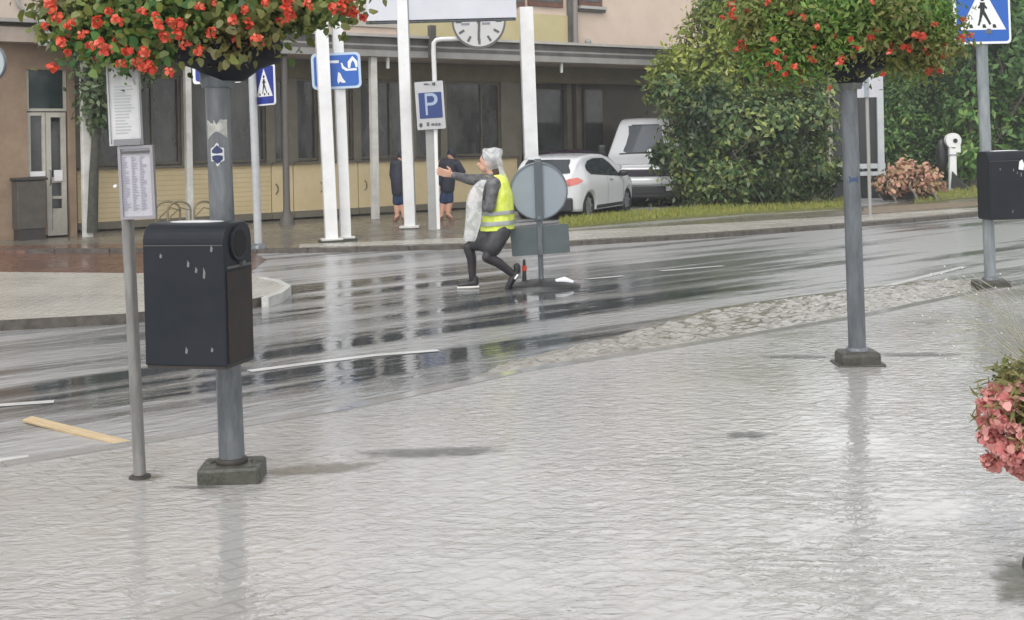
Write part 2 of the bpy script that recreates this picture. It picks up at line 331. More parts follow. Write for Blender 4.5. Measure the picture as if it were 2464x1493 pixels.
# verge
sheet('verge', [(1350, 548), (1560, 530), (1800, 513), (2040, 500), (2040, 481), (1800, 494), (1560, 511), (1350, 530)], ZF + .03, mat('turf', (.10, .12, .03), .8, col2=(.18, .17, .06), scale=12, bump=.6))
sheet('side_verge', [(2200, 488), (2350, 474), (2464, 465), (2464, 450), (2330, 455), (2200, 470)], ZF + .03, MATS['turf'])
def in_strip(bot, top, z, n):
    out = []
    for _ in range(n):
        t = rng.uniform(0, len(bot) - 1.001); i = int(t); f_ = t - i
        b = G(*bot[i], z).lerp(G(*bot[i + 1], z), f_); tp = G(*top[i], z).lerp(G(*top[i + 1], z), f_); out.append(b.lerp(tp, rng.uniform(0, 1)))
    return np.array([tuple(p) for p in out])
gm = mat('grass_blades', leaf_g, .5, island=[(.16, .20, .03), (.26, .28, .04), (.34, .31, .07), (.10, .16, .03)], trans=.3)
pts = np.vstack([in_strip([(1350, 548), (1560, 530), (1800, 513), (2040, 500)], [(1350, 530), (1560, 511), (1800, 494), (2040, 481)], ZF + .03, 9000),
                 in_strip([(2200, 488), (2350, 474), (2464, 465)], [(2200, 470), (2330, 455), (2464, 450)], ZF + .03, 2500)])
N_ = np.tile([0, -1, .1], (len(pts), 1)).astype(float)
g = leaf_mesh('grass', pts, N_, .085, gm, None, aspect=.12, droop=-2.2, var=.8); g['kind'] = 'stuff'

# raised cobbled island with a white nose on the left
isl = [G(u, v, ZR + .10) for u, v in [(-700, 662), (0, 655), (400, 658), (600, 661), (672, 672), (700, 688), (668, 708), (560, 728), (300, 755), (0, 771), (-500, 800)]]
tr = struct(MB().slab([(p.x, p.y) for p in isl][::-1], -.2, ZR + .10, 0, 1).build('traffic_island', [COB, kerbm], normals=True))
mb = MB(); nose = [G(u, v, ZR + .106) for u, v in [(635, 667), (672, 673), (701, 688), (680, 704), (645, 716)]]
for a, b in zip(nose[:-1], nose[1:]):
    d = (b - a).normalized(); nn = Vector((d.y, -d.x, 0)) * .075; a2 = a + d * .01; b2 = b - d * .01
    mb.add([a2, b2, b2 + nn, a2 + nn] + [Vector((q.x, q.y, ZR)) for q in (a2, b2, b2 + nn, a2 + nn)], [(0, 1, 2, 3), (0, 4, 5, 1), (1, 5, 6, 2), (2, 6, 7, 3), (3, 7, 4, 0)])
struct(mb.build('island_kerb', mat('painted_kerb', (.42, .42, .40), .35, col2=(.58, .58, .56), scale=9), normals=True))

# choppy shallow water running over cobbles along the near kerb
lo = [(1130, 915), (1232, 892), (1482, 852), (1732, 814), (2042, 762), (2332, 703), (2420, 690)]
hi = [(1130, 911), (1232, 866), (1432, 821), (1712, 742), (1932, 711), (2240, 672), (2420, 672)]
rows = []; NU, NV = 420, 60
lo3 = [G(*p, -.045) for p in lo]; hi3 = [G(*p, -.045) for p in hi]
for j in range(NV + 1):
    r = []
    for i in range(NU + 1):
        t = i / NU * (len(lo) - 1.0001); k = int(t); f_ = t - k; a = lo3[k].lerp(lo3[k + 1], f_); b = hi3[k].lerp(hi3[k + 1], f_); p = a.lerp(b, j / NV * 1.06 - .01)
        q = Vector((p.x * .777 + p.y * .629, -p.x * .629 + p.y * .777, 0)); e = min(1, j / 4, (NV - j) / 10)
        c = mn.cell_vector(Vector((q.x * 5, q.y * 7, 0))); hh = abs(mn.noise(Vector((q.x * 5.5, q.y * 9, 3)))) * .040 + mn.noise(Vector((q.x * 14, q.y * 22, 1))) * .010
        r.append((p.x, p.y, -.058 + e * (.006 + hh * .95)))
    rows.append(r)
struct(MB().grid(rows).build('choppy_water', mat('foamy_water', (.17, .155, .13), .12, col2=(.33, .31, .275), scale=6, bump=.25, bscale=50)))
# soft patches on the near pavement; the grey ones paint dark water ripples
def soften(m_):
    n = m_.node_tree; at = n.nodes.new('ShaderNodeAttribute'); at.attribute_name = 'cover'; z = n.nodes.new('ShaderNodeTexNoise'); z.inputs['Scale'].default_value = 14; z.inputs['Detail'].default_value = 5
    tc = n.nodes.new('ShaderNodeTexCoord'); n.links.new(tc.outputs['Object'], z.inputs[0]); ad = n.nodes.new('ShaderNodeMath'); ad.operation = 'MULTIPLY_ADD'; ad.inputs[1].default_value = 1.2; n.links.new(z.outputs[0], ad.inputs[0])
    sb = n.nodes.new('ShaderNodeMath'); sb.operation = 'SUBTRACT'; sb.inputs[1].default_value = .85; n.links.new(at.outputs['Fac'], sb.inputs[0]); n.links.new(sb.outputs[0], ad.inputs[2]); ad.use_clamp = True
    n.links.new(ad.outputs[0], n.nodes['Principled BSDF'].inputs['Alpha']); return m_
def pavement_patch(cu, cv, ru, rv, seed, m_, tilt=0.):
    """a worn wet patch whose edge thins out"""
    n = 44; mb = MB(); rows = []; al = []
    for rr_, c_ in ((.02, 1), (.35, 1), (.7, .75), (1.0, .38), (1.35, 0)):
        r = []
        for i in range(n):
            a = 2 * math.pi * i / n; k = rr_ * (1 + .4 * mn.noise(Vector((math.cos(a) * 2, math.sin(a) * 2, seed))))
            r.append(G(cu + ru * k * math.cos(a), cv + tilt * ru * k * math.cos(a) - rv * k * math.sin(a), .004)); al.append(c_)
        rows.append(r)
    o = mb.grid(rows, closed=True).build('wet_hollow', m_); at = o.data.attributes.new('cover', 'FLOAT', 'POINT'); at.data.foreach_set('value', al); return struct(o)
hm = mat('silted_stone', (.09, .09, .09), .12, col2=(.15, .15, .148), scale=5, bump=.4, bscale=30)  # dark reflections of water ripples, put into a flat colour
pavement_patch(1040, 1088, 175, 12, 1, hm, -.03); pavement_patch(1800, 1046, 60, 8, 2, hm); pavement_patch(2470, 1395, 85, 62, 9, soften(mat('mossy_silt', (.05, .05, .03), .3, col2=(.12, .115, .08), scale=9, bump=.4)), 0)
pavement_patch(2205, 853, 110, 5, 3, hm); pavement_patch(1920, 858, 95, 4, 3, mat('silted_stone_pale', (.13, .13, .128), .12, col2=(.20, .20, .195), scale=5, bump=.4, bscale=30))
ms_ = mat('brown_silt', (.14, .125, .09), .15, col2=(.24, .225, .185), scale=6, bump=.3, bscale=30)  # browner and darker than the pavement around
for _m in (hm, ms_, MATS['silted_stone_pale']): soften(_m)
pavement_patch(760, 1128, 150, 14, 4, ms_, -.08); pavement_patch(352, 1147, 48, 8, 6, ms_); pavement_patch(470, 1172, 75, 3, 5, hm)
# painted road lines
lm = mat('road_paint', (.50, .50, .49), .25, col2=(.64, .64, .63), scale=4)
def line(pts, wpx, z=ZR + .004):
    a = [G(u, v, z) for u, v in pts]; rows = []
    for i, p in enumerate(a):
        d = (a[min(i + 1, len(a) - 1)] - a[max(i - 1, 0)]).normalized(); nn = Vector((-d.y, d.x, 0)) * wpx / 2; rows.append([p - nn, p + nn])
    return struct(MB().grid(rows, smooth=False).build('lane_marking', lm))
line([(600, 893), (760, 872), (900, 855), (1055, 843)], .10)
line([(-300, 1010), (0, 975), (130, 966)], .10)
line([(1410, 672), (1500, 664)], .10); line([(1590, 652), (1740, 640)], .10)
line([(2090, 700), (2200, 672), (2320, 642)], .10)
line([(-200, 1130), (0, 1108), (70, 1100)], .10)

# ================================================================ BUILDING (local axes: s along the front, d depth, z up)
O_ = Vector((-7.96, 24.68, 0)); ES = Vector((.777, .629, 0)); ED = Vector((-.629, .777, 0))
RB = Matrix(((ES.x, ED.x, 0), (ES.y, ED.y, 0), (0, 0, 1)))
def S(u, d=0.):                       # where on the plane d the column u falls (measured at eye height)
    a = ray(u, 337)[0]; o = O_ + ED * d
    return (a * o.y - o.x) / (ES.x - a * ES.y)
def Z(u, v, d=0.):
    a, b = ray(u, v); o = O_ + ED * d; s = (a * o.y - o.x) / (ES.x - a * ES.y); return H + b * (o.y + ES.y * s)
bld = thing('shop_building', O_, 'long pale building with yellow panels, dark shop windows and a grey canopy', 'building')
bld.matrix_basis = Matrix.Translation(O_) @ RB.to_4x4()
beige = mat('plaster', (.62, .49, .40), .8, col2=(.69, .56, .46), scale=1.2, bump=.2)
tan = mat('tan_render', (.24, .165, .11), .8, col2=(.31, .225, .155), scale=3, bump=.5, bscale=25)
yel = mat('yellow_panel', (.50, .43, .22), .6, col2=(.55, .48, .27), scale=1.5)
apron = mat('yellow_boarding', (.66, .53, .30), .6, col2=(.74, .61, .37), scale=1.5)
fas = mat('fascia_grey', (.26, .255, .24), .5, col2=(.34, .33, .31), scale=2)
fasd = mat('gutter_dark', (.07, .065, .06), .5, col2=(.12, .115, .105), scale=2)
frame_ = mat('window_frame', (.10, .085, .065), .5, col2=(.15, .13, .10), scale=3)
pil = mat('pilaster', (.15, .135, .10), .6, col2=(.20, .18, .14), scale=2)
redf = mat('brown_timber', (.11, .05, .03), .5, col2=(.17, .075, .045), scale=5)
GL = mat('window_glass', (.05, .052, .050), .12, col2=(.17, .175, .165), scale=1.6, spec=.5, alpha=.8, stretch=(1, 1, .35))  # pale upright streaks in the colour stand in for reflections
GLD = mat('dark_glass', (.04, .042, .042), .1, col2=(.10, .105, .105), scale=1.1, spec=.5)
dark = mat('dark_interior', (.12, .115, .10), .8, col2=(.24, .23, .20), scale=1.5)
s0, s1, sE = S(182), S(1243), S(1760)
zs, zt = 1.25, 3.02
# main wall: upper storey, lintel, back
mb = MB(); mb.box(((s0 + sE) / 2 - 2, .21, 5.3), (sE - s0 + 8, .4, 3.0)).box(((s0 + sE) / 2 - 2, .2, 3.41), (sE - s0 + 8, .38, .76))
mb.build('wall', beige, bld)
MB().box(((s0 + sE) / 2 - 2, 5, 6.91), (sE - s0 + 9, 10.6, .22)).build('roof', fasd, bld)
MB().box(((s0 + sE) / 2 - 2, 9.8, 3.4), (sE - s0 + 8, .4, 6.7)).box((s0 - 6, 5, 3.4), (.3, 9.1, 6.6)).box((sE + 2, 5, 3.4), (.3, 9.1, 6.6)).build('rear_wall', beige, bld)
# shop interior seen through the glass
mb = MB(); mb.box(((s0 + s1) / 2, 3.2, 1.6), (s1 - s0 + 1, .1, 3.1)).box(((s0 + s1) / 2, 1.6, 3.1), (s1 - s0 + 1, 3.1, .06)).box((s0 - .4, 1.6, 1.6), (.1, 3.1, 3.1)).box((s1 + .4, 1.8, 1.6), (.1, 2.7, 3.1))
mb.build('shop_room', dark, bld)
# apron boards
bays = [(235, 436), (462, 522), (536, 640), (660, 690), (715, 765), (838, 850), (868, 980), (1000, 1060), (1075, 1206)]
edges = [s0, S(300), S(449), S(528), S(650), S(703), S(859), S(990), S(1067), S(1160), s1]
for a, b in zip(edges[:-1], edges[1:]):
    mb = MB(); mb.box(((a + b) / 2, .03, .66), (b - a - .02, .10, 1.14)); pn = mb.build('apron_panel', apron, bld, bevel=.004)
    for k in range(1, 7): pass
    MB().box(((a + b) / 2, -.045, 1.21), (b - a - .02, .12, .05)).build('window_sill', frame_, bld)
    gr = MB(); gr.box(((a + b) / 2, -.024, .11), (b - a - .02, .02, .14)); gr.build('plinth', pil, bld)
grv = MB()
for k in range(1, 11): grv.box(((s0 + S(650)) / 2, -.0215, .15 + k * .098), (S(650) - s0 - .05, .006, .012))
grv.build('board_joint', mat('joint', (.54, .43, .24), .7), bld)
for u in (662, 770, 876, 970, 1160):   # small vent openings shaped like commas
    c = S(u); MB().tube([(c - .02, -.03, .78), (c + .03, -.035, .72), (c + .03, -.035, .62), (c - .02, -.03, .56)], .012, 6).build('vent', frame_, bld)
# windows
posters = mat('poster', (.40, .40, .38), .6, col2=(.20, .22, .24), scale=6)
for i, (ua, ub) in enumerate(bays):
    a, b = S(ua), S(ub); fr = MB(); zc = (zs + zt) / 2
    t_ = .05
    for x in (a + t_ / 2, b - t_ / 2): fr.box((x, .08, zc), (t_, .09, zt - zs))
    fr.box(((a + b) / 2, .08, zs + .03), (b - a - 2 * t_, .085, .06)).box(((a + b) / 2, .08, zt - .03), (b - a - 2 * t_, .085, .06))
    fo = fr.build('window', frame_, bld)
    MB().box(((a + b) / 2, .1, zc), (b - a - 2 * t_, .01, zt - zs - .12)).build('pane', GL, fo)
    if b - a > 1.1: MB().box((a + (b - a) * (.38 if i % 2 else .66), .075, zc), (.045, .06, zt - zs - .12)).build('mullion', frame_, fo)
pe_ = [s0] + [x for a, b in bays for x in (S(a), S(b))] + [s1]
for a, b in zip(pe_[::2], pe_[1::2]):
    if b - a > .02: MB().box(((a + b) / 2, .06, (zs + zt) / 2 - .02), (b - a, .16, zt - zs + .04)).build('pilaster', pil, bld)
mb = MB().box(((s0 + sE) / 2, -.01, 3.22), (sE - s0, .10, .40)); mb.build('lintel', mat('ochre_lintel', (.13, .11, .06), .7, col2=(.17, .145, .09), scale=3), bld)
# right part: recessed dark entrance front
mb = MB().box(((s1 + sE) / 2 + .2, .9, 1.62), (sE - s1 + .4, .2, 3.2)); mb.build('recess_wall', mat('recess', (.12, .11, .09), .8, col2=(.17, .155, .13), scale=1.2), bld)
for ua, ub in ((1262, 1360), (1384, 1390), (1403, 1450)):
    a, b = S(ua, .8), S(ub, .8); fo = MB().box(((a + b) / 2, .77, 1.5), (b - a, .06, 2.9)).build('window', frame_, bld)
    MB().box(((a + b) / 2, .735, 1.5), (b - a - .1, .012, 2.78)).build('pane', GLD, fo)
for u in (1372, 1394): c = S(u, .6); MB().box((c, .68, 1.55), (.16, .16, 3.0)).build('post', pil, bld)
MB().box((s1 + .12, .45, 1.6), (.16, .8, 3.2)).build('side_wall', pil, bld)
# canopy with its fascia
dC = -1.55; a, b = s0 - 1.2, sE + 1
MB().box(((a + b) / 2, dC / 2 - .08, 3.60), (b - a, -dC - .1, .08)).build('canopy', fasd, bld)
zb = 3.42
fa = MB().box(((a + b) / 2, dC, zb + .13), (b - a, .05, .26)).build('fascia', fas, bld)
MB().box(((a + b) / 2, dC + .03, zb + .335), (b - a, .05, .15)).build('gutter', fasd, bld)
MB().box(((a + b) / 2, dC - .02, zb + .44), (b - a, .14, .06)).build('canopy_edge', mat('metal_edge', (.40, .385, .36), .5, col2=(.5, .48, .45), scale=3), bld)
mb = MB().box(((a + b) / 2, dC / 2, zb + .425), (b - a, -dC - .12, .05)); mb.build('canopy_roof', fasd, bld)
for u in (1290, 1358, 940, 860): c = S(u, dC); MB().box((c, dC + .06, zb - .12), (.05, .05, .24)).build('bracket', offw, bld)
# canopy columns
for u, wd in ((207, .17), (453, .12), (900, .15)):
    c = S(u, dC + .12); MB().box((c, dC + .12, (ZF + zb) / 2), (wd, .12, zb - ZF)).build('column', offw, bld, bevel=.01)
c = S(687, dC + .15); MB().tube([(c, dC + .15, ZF), (c, dC + .15, .18), (c, dC + .15, .3), (c, dC + .15, zb)], [.16, .12, .07, .065], 14).build('drainpipe', mat('drain', (.10, .09, .08), .5), bld)
c = S(1038, dC); MB().box((c, dC - .09, zb + .35), (.14, .12, .7)).build('downpipe', fasd, bld)
# upper storey
def up(name, ua, ub, va, vb, m_, th=.04, par=None, d=0.):
    a, b = S(ua, d), S(ub, d); um = (ua + ub) / 2; z0, z1 = Z(um, vb, d), Z(um, va, d)
    return MB().box(((a + b) / 2, d - th / 2 - .001, (z0 + z1) / 2), (b - a, th, z1 - z0)).build(name, m_, par or bld)
up('yellow_panel', 960, 1371, 26, 103, yel, .03)
up('yellow_panel', 700, 958, 20, 62, mat('pale_band', (.46, .43, .37), .6, col2=(.52, .49, .43), scale=2), .03)
up('ledge', 640, 1380, 96, 107, MATS['metal_edge'], .10)
for ua, ub in ((1275, 1358), (1396, 1452), (1180, 1266)):
    fo = up('window', ua, ub, -100, 17, redf, .05); a, b = S(ua), S(ub); z0, z1 = Z((ua + ub) / 2, 10), Z((ua + ub) / 2, -92)
    MB().box(((a + b) / 2, -.055, (z0 + z1) / 2), (b - a - .18, .012, z1 - z0 - .1)).build('pane', GLD, fo)
up('window_sill', 1395, 1458, 17, 24, MATS['metal_edge'], .14); up('window_sill', 1395, 1458, 24, 30, fasd, .09)
c = S(1383); MB().tube([(c, -.1, 3.9), (c, -.1, 6.78)], .07, 12).build('downpipe', mat('drain_light', (.24, .22, .20), .5), bld)
c = S(1374); MB().box((c, -.04, 5.3), (.14, .08, 2.96)).build('corner_strip', fasd, bld)
c = S(1690); MB().box((c, -.04, 5.3), (.16, .08, 2.96)).build('corner_strip', offw, bld)
c = S(1405); lampm = MB().tube([(c, -.02, Z(1405, 110)), (c + .1, -.25, Z(1405, 112)), (c + .5, -.3, Z(1405, 118))], .02, 8); lampm.ell((c + .02, -.2, Z(1405, 103)), (.09, .09, .09), 12); lampm.build('wall_lamp', fas, bld)

# left wing with door, a building part that stands forward
dW = -.92; a, b = S(-420, dW), S(182, dW)
da, db = S(66, dW), S(166, dW)
wing = [((a + da) / 2, da - a), ((db + b) / 2, b - db)]
mb = MB()
for c, w_ in wing: mb.box((c, dW + .3, 1.75), (w_, .6, 3.5))
mb.box(((da + db) / 2, dW + .3, 3.27), (db - da, .6, .46)); mb.build('wing_wall', tan, bld)
MB().box(((a + b) / 2, dW + .3, 3.72), (b - a + .3, .8, .44)).box(((a + b) / 2, dW - .28, 3.62), (b - a + .4, .36, .26)).build('cornice', mat('cornice_plaster', (.33, .27, .22), .8, col2=(.40, .34, .29), scale=3), bld)
MB().box(((a + b) / 2, dW - .3, 3.86), (b - a + .5, .5, .06)).build('cornice_cap', fas, bld)
MB().box(((a + b) / 2, dW + .25, 5.3), (b - a, .5, 2.98)).build('upper_wall', mat('pink_plaster', (.46, .38, .32), .8, col2=(.52, .44, .38), scale=2), bld)
c = S(84, dW); rr = MB(); zc = Z(84, -5, dW); rr.lathe([(.30, 0), (.33, .05), (.27, .05), (.25, 0)], (0, 0, 0), 32, caps=False)
rr.v = [(c + q[0], dW - q[2] - .01, zc + q[1]) for q in rr.v]; rr.build('round_ornament', fas, bld)
MB().box(((da + db) / 2, dW + .35, 1.5), (db - da, .04, 3.0)).build('door_recess', dark, bld)
wf = mat('door_frame', (.42, .40, .34), .5, col2=(.52, .50, .44), scale=4)
def rect(mb, a, b, z0, z1, d, t, th=.06):
    mb.box((a + t / 2, d, (z0 + z1) / 2), (t, th, z1 - z0)).box((b - t / 2, d, (z0 + z1) / 2), (t, th, z1 - z0)).box(((a + b) / 2, d, z0 + t / 2), (b - a - 2 * t, th, t)).box(((a + b) / 2, d, z1 - t / 2), (b - a - 2 * t, th, t))
zt1, zt0 = Z(115, 152, dW), Z(115, 268, dW)
tr_ = MB(); rect(tr_, da + .01, db - .01, zt0, zt1, dW + .1, .05); tw = tr_.build('transom_window', wf, bld)
MB().box(((da + db) / 2, dW + .12, (zt0 + zt1) / 2), (db - da - .1, .012, zt1 - zt0 - .1)).build('pane', mat('teal_glass', (.018, .035, .034), .15), tw)
dm = (da + db) / 2; zd0 = ZF + .03; zdt = zt0 - .02
do = MB(); rect(do, dm - .02, db - .03, zd0, zdt, dW + .1, .09, .06)
do.box(((dm + db) / 2 - .02, dW + .1, .32), (db - dm - .2, .05, .40)).box(((dm + db) / 2 - .02, dW + .1, 1.04), (db - dm - .2, .05, .10)).box(((dm + db) / 2 - .02, dW + .1, .72), (db - dm - .2, .05, .05))
dr = do.build('door', wf, bld)
MB().box(((dm + db) / 2 - .02, dW + .12, 1.3), (db - dm - .2, .01, 1.6)).build('pane', GLD, dr)
MB().tube([(dm + .03, dW + .04, .95), (dm + .03, dW + .0, .97), (dm + .03, dW + 0, 1.2), (dm + .03, dW + .04, 1.22)], .012, 8).build('handle', galv, dr)
dl = MB(); rect(dl, da + .02, dm - .03, 1.12, zdt, dW + .1, .06, .06); d2 = dl.build('side_window', wf, bld)
MB().box(((da + dm) / 2, dW + .12, (1.12 + zdt) / 2), (dm - da - .12, .01, zdt - 1.2)).build('pane', GLD, d2)
MB().box(((da + dm) / 2, dW + .1, .58), (dm - da - .05, .05, 1.06)).build('side_panel', tan, bld)
MB().box(((da + dm) / 2, dW + .06, 1.16), (dm - da - .1, .02, .09)).build('letter_plate', white, bld)
MB().box(((dm + db) / 2, dW + .06, 1.12), (db - dm - .22, .02, .20)).build('door_notice', white, bld)
# posters just inside the shop windows, and pale panels painted for car reflections
def shopthing(name, lab, cat, ua, ub, va, vb, m_, d=.35, grp=None):
    a, b = S(ua, d), S(ub, d); um = (ua + ub) / 2; z0, z1 = Z(um, vb, d), Z(um, va, d)
    o = MB().box((0, 0, 0), (b - a, .03, z1 - z0)).build(name, m_); o.matrix_basis = Matrix.Translation(O_ + ES * ((a + b) / 2) + ED * d + Vector((0, 0, (z0 + z1) / 2))) @ RB.to_4x4()
    tag(o, lab, cat, grp)
gp = mat('pale_poster', (.55, .56, .56), .5, col2=(.30, .32, .33), scale=5); bp_ = mat('blue_poster', (.06, .12, .26), .4)
shopthing('window_display', 'pale display board in the shop window behind the small tree', 'display board', 240, 300, 318, 380, gp)
shopthing('window_display', 'pale display board in the window just right of the timetable', 'display board', 376, 418, 318, 384, gp)
shopthing('window_poster', 'small blue poster in the window between the dark drainpipe and the white posts', 'poster', 700, 752, 290, 318, bp_)
shopthing('window_poster', 'grey poster in the window left of the leftmost billboard leg', 'poster', 908, 952, 285, 380, gp)
shopthing('window_display', 'narrow pale strip hanging in the window behind the parking sign', 'display', 1160, 1172, 200, 360, mat('grey_strip', (.25, .25, .24), .6))
shopthing('window_poster', 'small white notice high in the window right of the drainpipe', 'poster', 725, 745, 205, 216, gp)

# ================================================================ STREET FURNITURE
def pal(o, u, v, Y): return P(u, v, Y) - o         # world offset from a base point
def wrap(mb, poly, r, cx, cy, phi0, zc, mi=0, k=5, push=.0015):
    """a small flat outline bent round a pole of radius r"""
    n = len(poly); rows = []
    for j in range(k + 1):
        rows.append([Vector((cx + (r + push) * math.sin(phi0 + x * j / k / r), cy - (r + push) * math.cos(phi0 + x * j / k / r), zc + z * j / k)) for x, z in poly])
    mb.grid(rows, mi, False, closed=True)
LEAN = .022
# ---- flower pole, left
pb = G(560, 1152, 0); kx = pb.y / F
fpole = thing('flower_pole', pb, 'round grey pole with torn paper and hexagonal sticker, holding the nearest litter bin', 'pole', 'poles carrying flower baskets', lean=LEAN)
rpp = .060
MB().tube([(0, 0, .07), (0, 0, 1.0), (0, 0, 2.25)], [.062, .059, .056], 28).build('pole', galv, fpole)
def footblock(par, w_, h_, d_, rot=0.):
    mb = MB(); mb.box((0, 0, h_ / 2 - .03), (w_, d_, h_ + .06), rot=rot); o = mb.build('foot_block', conc, par, bevel=.018)
    return o
footblock(fpole, .30, .08, .24, .05)
for dx, dz in ((-.11, .012), (.115, .014)): MB().ell((dx, .02, .078), (.03, .05, .018), 10).build('moss_lump', conc, fpole)
MB().lathe([(.075, .08), (.078, .095), (.066, .105)], n=24).build('collar', mat('rusty_dark', (.03, .025, .02), .6), fpole)
pap = mat('weathered_paper', (.48, .48, .45), .5, col2=(.30, .30, .28), scale=30)
zt_ = lambda v: H + ray(530, v)[1] * pb.y
mb = MB(); zc = zt_(312); wrap(mb, [(-.05, -.045), (.055, -.043), (.055, .0), (.056, .046), (.022, .048), (.002, .022), (-.008, .045), (-.052, .048), (-.05, 0)], .0575, 0, 0, 0, zc)
mb.build('torn_paper', pap, fpole)
mb = MB(); zc = zt_(372); hexp = [(.038 * math.sin(a), .057 * math.cos(a)) for a in [i * math.pi / 3 for i in range(6)]]
navy = mat('sticker_navy', (.02, .03, .10), .4); wst = mat('sticker_white', (.55, .56, .57), .4)
wrap(mb, hexp, .0575, 0, 0, .02, zc, 0); 
wrap(mb, [(x * .76, z * .8) for x, z in [(.038 * math.sin(a) if abs(math.sin(a)) > .1 else 0, .057 * math.cos(a)) for a in [i * math.pi / 3 for i in range(6)]]], .0575, 0, 0, .02, zc, 1, push=.0028)
wrap(mb, [(-.031, -.008), (.031, -.008), (.031, .010), (-.031, .010)], .0575, 0, 0, .02, zc, 0, push=.004)
mb.build('hexagonal_sticker', [wst, navy], fpole)

# ---- litter bin builder: barrel-topped steel bin
def litter_bin(loc, label, rz, lean, L=.42, D=.29, Hh=.66, lid=True):
    t = thing('litter_bin', loc, label, 'litter bin', 'barrel-topped black litter bins on poles', rz=rz, lean=lean)
    r = D / 2; prof = [(-D / 2, 0), (-D / 2 - .0, .2)] ; prof = [(-r, 0), (-r, Hh - r * .62)]
    rr = r * .62
    for k in range(1, 8): a = math.pi * k / 16; prof.append((-r + rr - rr * math.cos(a), Hh - rr + rr * math.sin(a)))
    prof += [(-r + rr, Hh)]; full = prof + [(-y, z) for y, z in prof[::-1]]
    full = [q for i, q in enumerate(full) if i == 0 or (abs(q[0] - full[i - 1][0]) + abs(q[1] - full[i - 1][1])) > 1e-5]
    mb = MB(); n = len(full); xs = [-L / 2, L / 2]
    vs = [Vector((x, y, z)) for x in xs for y, z in full]
    mb.add(vs, [(i, i + 1, n + i + 1, n + i) for i in range(n - 1)], 0, False)
    mb.add(vs, [(n - 1, 0, n, 2 * n - 1)], 0)
    mb.add(vs[:n], [tuple(range(n))], 0); mb.add(vs[n:], [tuple(range(n))[::-1]], 0)
    b = mb.build('body', black, t, normals=True, weld=True, bevel=.006)
    # end cap with a round throw-in opening, hood and lock strip
    MB().box((0, -D / 2 - .001, Hh - .10), (L * .97, .004, .004)).build('lid_seam', MATS['worn_steel'] if 'worn_steel' in MATS else mat('worn_steel', (.09, .09, .095), .4, .4), t)
    c = MB(); c.tube([(L / 2 + .001, .0, Hh - .10), (L / 2 + .012, 0, Hh - .10)], .082, 28).build('opening_ring', black, t)
    MB().tube([(L / 2 + .008, 0, Hh - .10), (L / 2 + .0145, 0, Hh - .10)], .062, 28).build('opening', mat('opening_dark', (.004, .004, .004), .9), t)
    MB().box((L / 2 + .004, 0, Hh - .205), (.012, D * .82, .012)).build('hinge_strip', mat('worn_steel', (.09, .09, .095), .4, .4), t)
    MB().box((L / 2 + .012, .02, Hh - .195), (.02, .03, .02)).build('latch', MATS['worn_steel'], t)
    MB().box((L / 2 + .0025, 0, (Hh - .21) / 2 + .0), (.006, D * .86, Hh - .24)).build('door', mat('rusty_black', (.014, .012, .013), .5, col2=(.030, .018, .017), scale=9, spec=.25), t)
    MB().box((0, 0, -.006), (L * .97, D * .95, .014)).build('base_tray', MATS['rusty_dark'], t)
    mb = MB(); mb.ell((0, .0, Hh + .001), (L * .34, D * .2, .008), 24); mb.build('ash_plate', mat('wet_steel_plate', (.62, .63, .64), .15, .2), t)  # pale ellipse painting the sky's sheen on the wet bin top
    scr = MB()
    for (x, z, h_) in ((.02, Hh * .70, .03), (.10, Hh * .62, .05), (.06, Hh * .66, .025), (.0, .06, .03), (.13, .07, .02), (-.12, .5, .02), (.14, .66 * .8, .03)):
        scr = MB().add([(x, -D / 2 - .0012, z), (x + .010, -D / 2 - .0012, z - .004), (x + .014, -D / 2 - .0012, z + h_ * .5), (x + .004, -D / 2 - .0012, z + h_)], [(0, 1, 2, 3)]); scr.build('scratch', mat('scratch', (.16, .17, .17), .4), t)
    return t
bz = (lambda: H + ray(480, 868)[1] * (pb.y - .16))()
c = P(483, 869, pb.y - .19); litter_bin(Vector((c.x, c.y, c.z)), 'large black litter bin with scratched front on the left flower pole', -R_(15), LEAN * .4, L=.415, D=.28, Hh=.655)
MB().box((-.0, -.075, 1.15), (.10, .05, .05)).build('bin_bracket', black, fpole)

# ---- bus stop pole with timetable
tb = G(337, 1150, 0)
bus = thing('timetable_post', tb, 'thin grey stop post with a framed timetable and a pale upper panel', 'sign post', lean=.030)
bx = tb.y / F; hz = lambda v: H + ray(320, v)[1] * tb.y
MB().tube([(0, 0, -.02), (0, 0, 2.45)], .0295, 20).build('post', mat('galv_warm', (.17, .165, .155), .45, .3, col2=(.27, .265, .255), scale=14, bump=.15, bscale=60, stretch=(1, 1, .25)), bus)
def frame_box(par, x0, x1, z0, z1, y, t, name, fm, pm):
    mb = MB(); mb.box(((x0 + x1) / 2, y + .012, (z0 + z1) / 2), (x1 - x0, .02, z1 - z0))
    for q in ((x0 + t / 2, (z0 + z1) / 2, t, z1 - z0), (x1 - t / 2, (z0 + z1) / 2, t, z1 - z0)): mb.box((q[0], y - .004, q[1]), (q[2], .018, q[3]))
    for q in ((z0 + t / 2), (z1 - t / 2)): mb.box(((x0 + x1) / 2, y - .004, q), (x1 - x0 - 2 * t, .018, t))
    f_ = mb.build(name, fm, par); p = MB().box(((x0 + x1) / 2, y, (z0 + z1) / 2), (x1 - x0 - 2 * t, .006, z1 - z0 - 2 * t)).build('sheet', pm, f_); return f_
lav = mat('timetable_paper', (.40, .39, .43), .35, col2=(.47, .46, .50), scale=10); ink = mat('print_grey', (.27, .26, .32), .5); ink2 = mat('print_pale', (.52, .52, .56), .5)
fmm = mat('frame_alu', (.28, .27, .29), .4, .3)
x0, x1 = -.015, .155; z0, z1 = hz(527), hz(352)
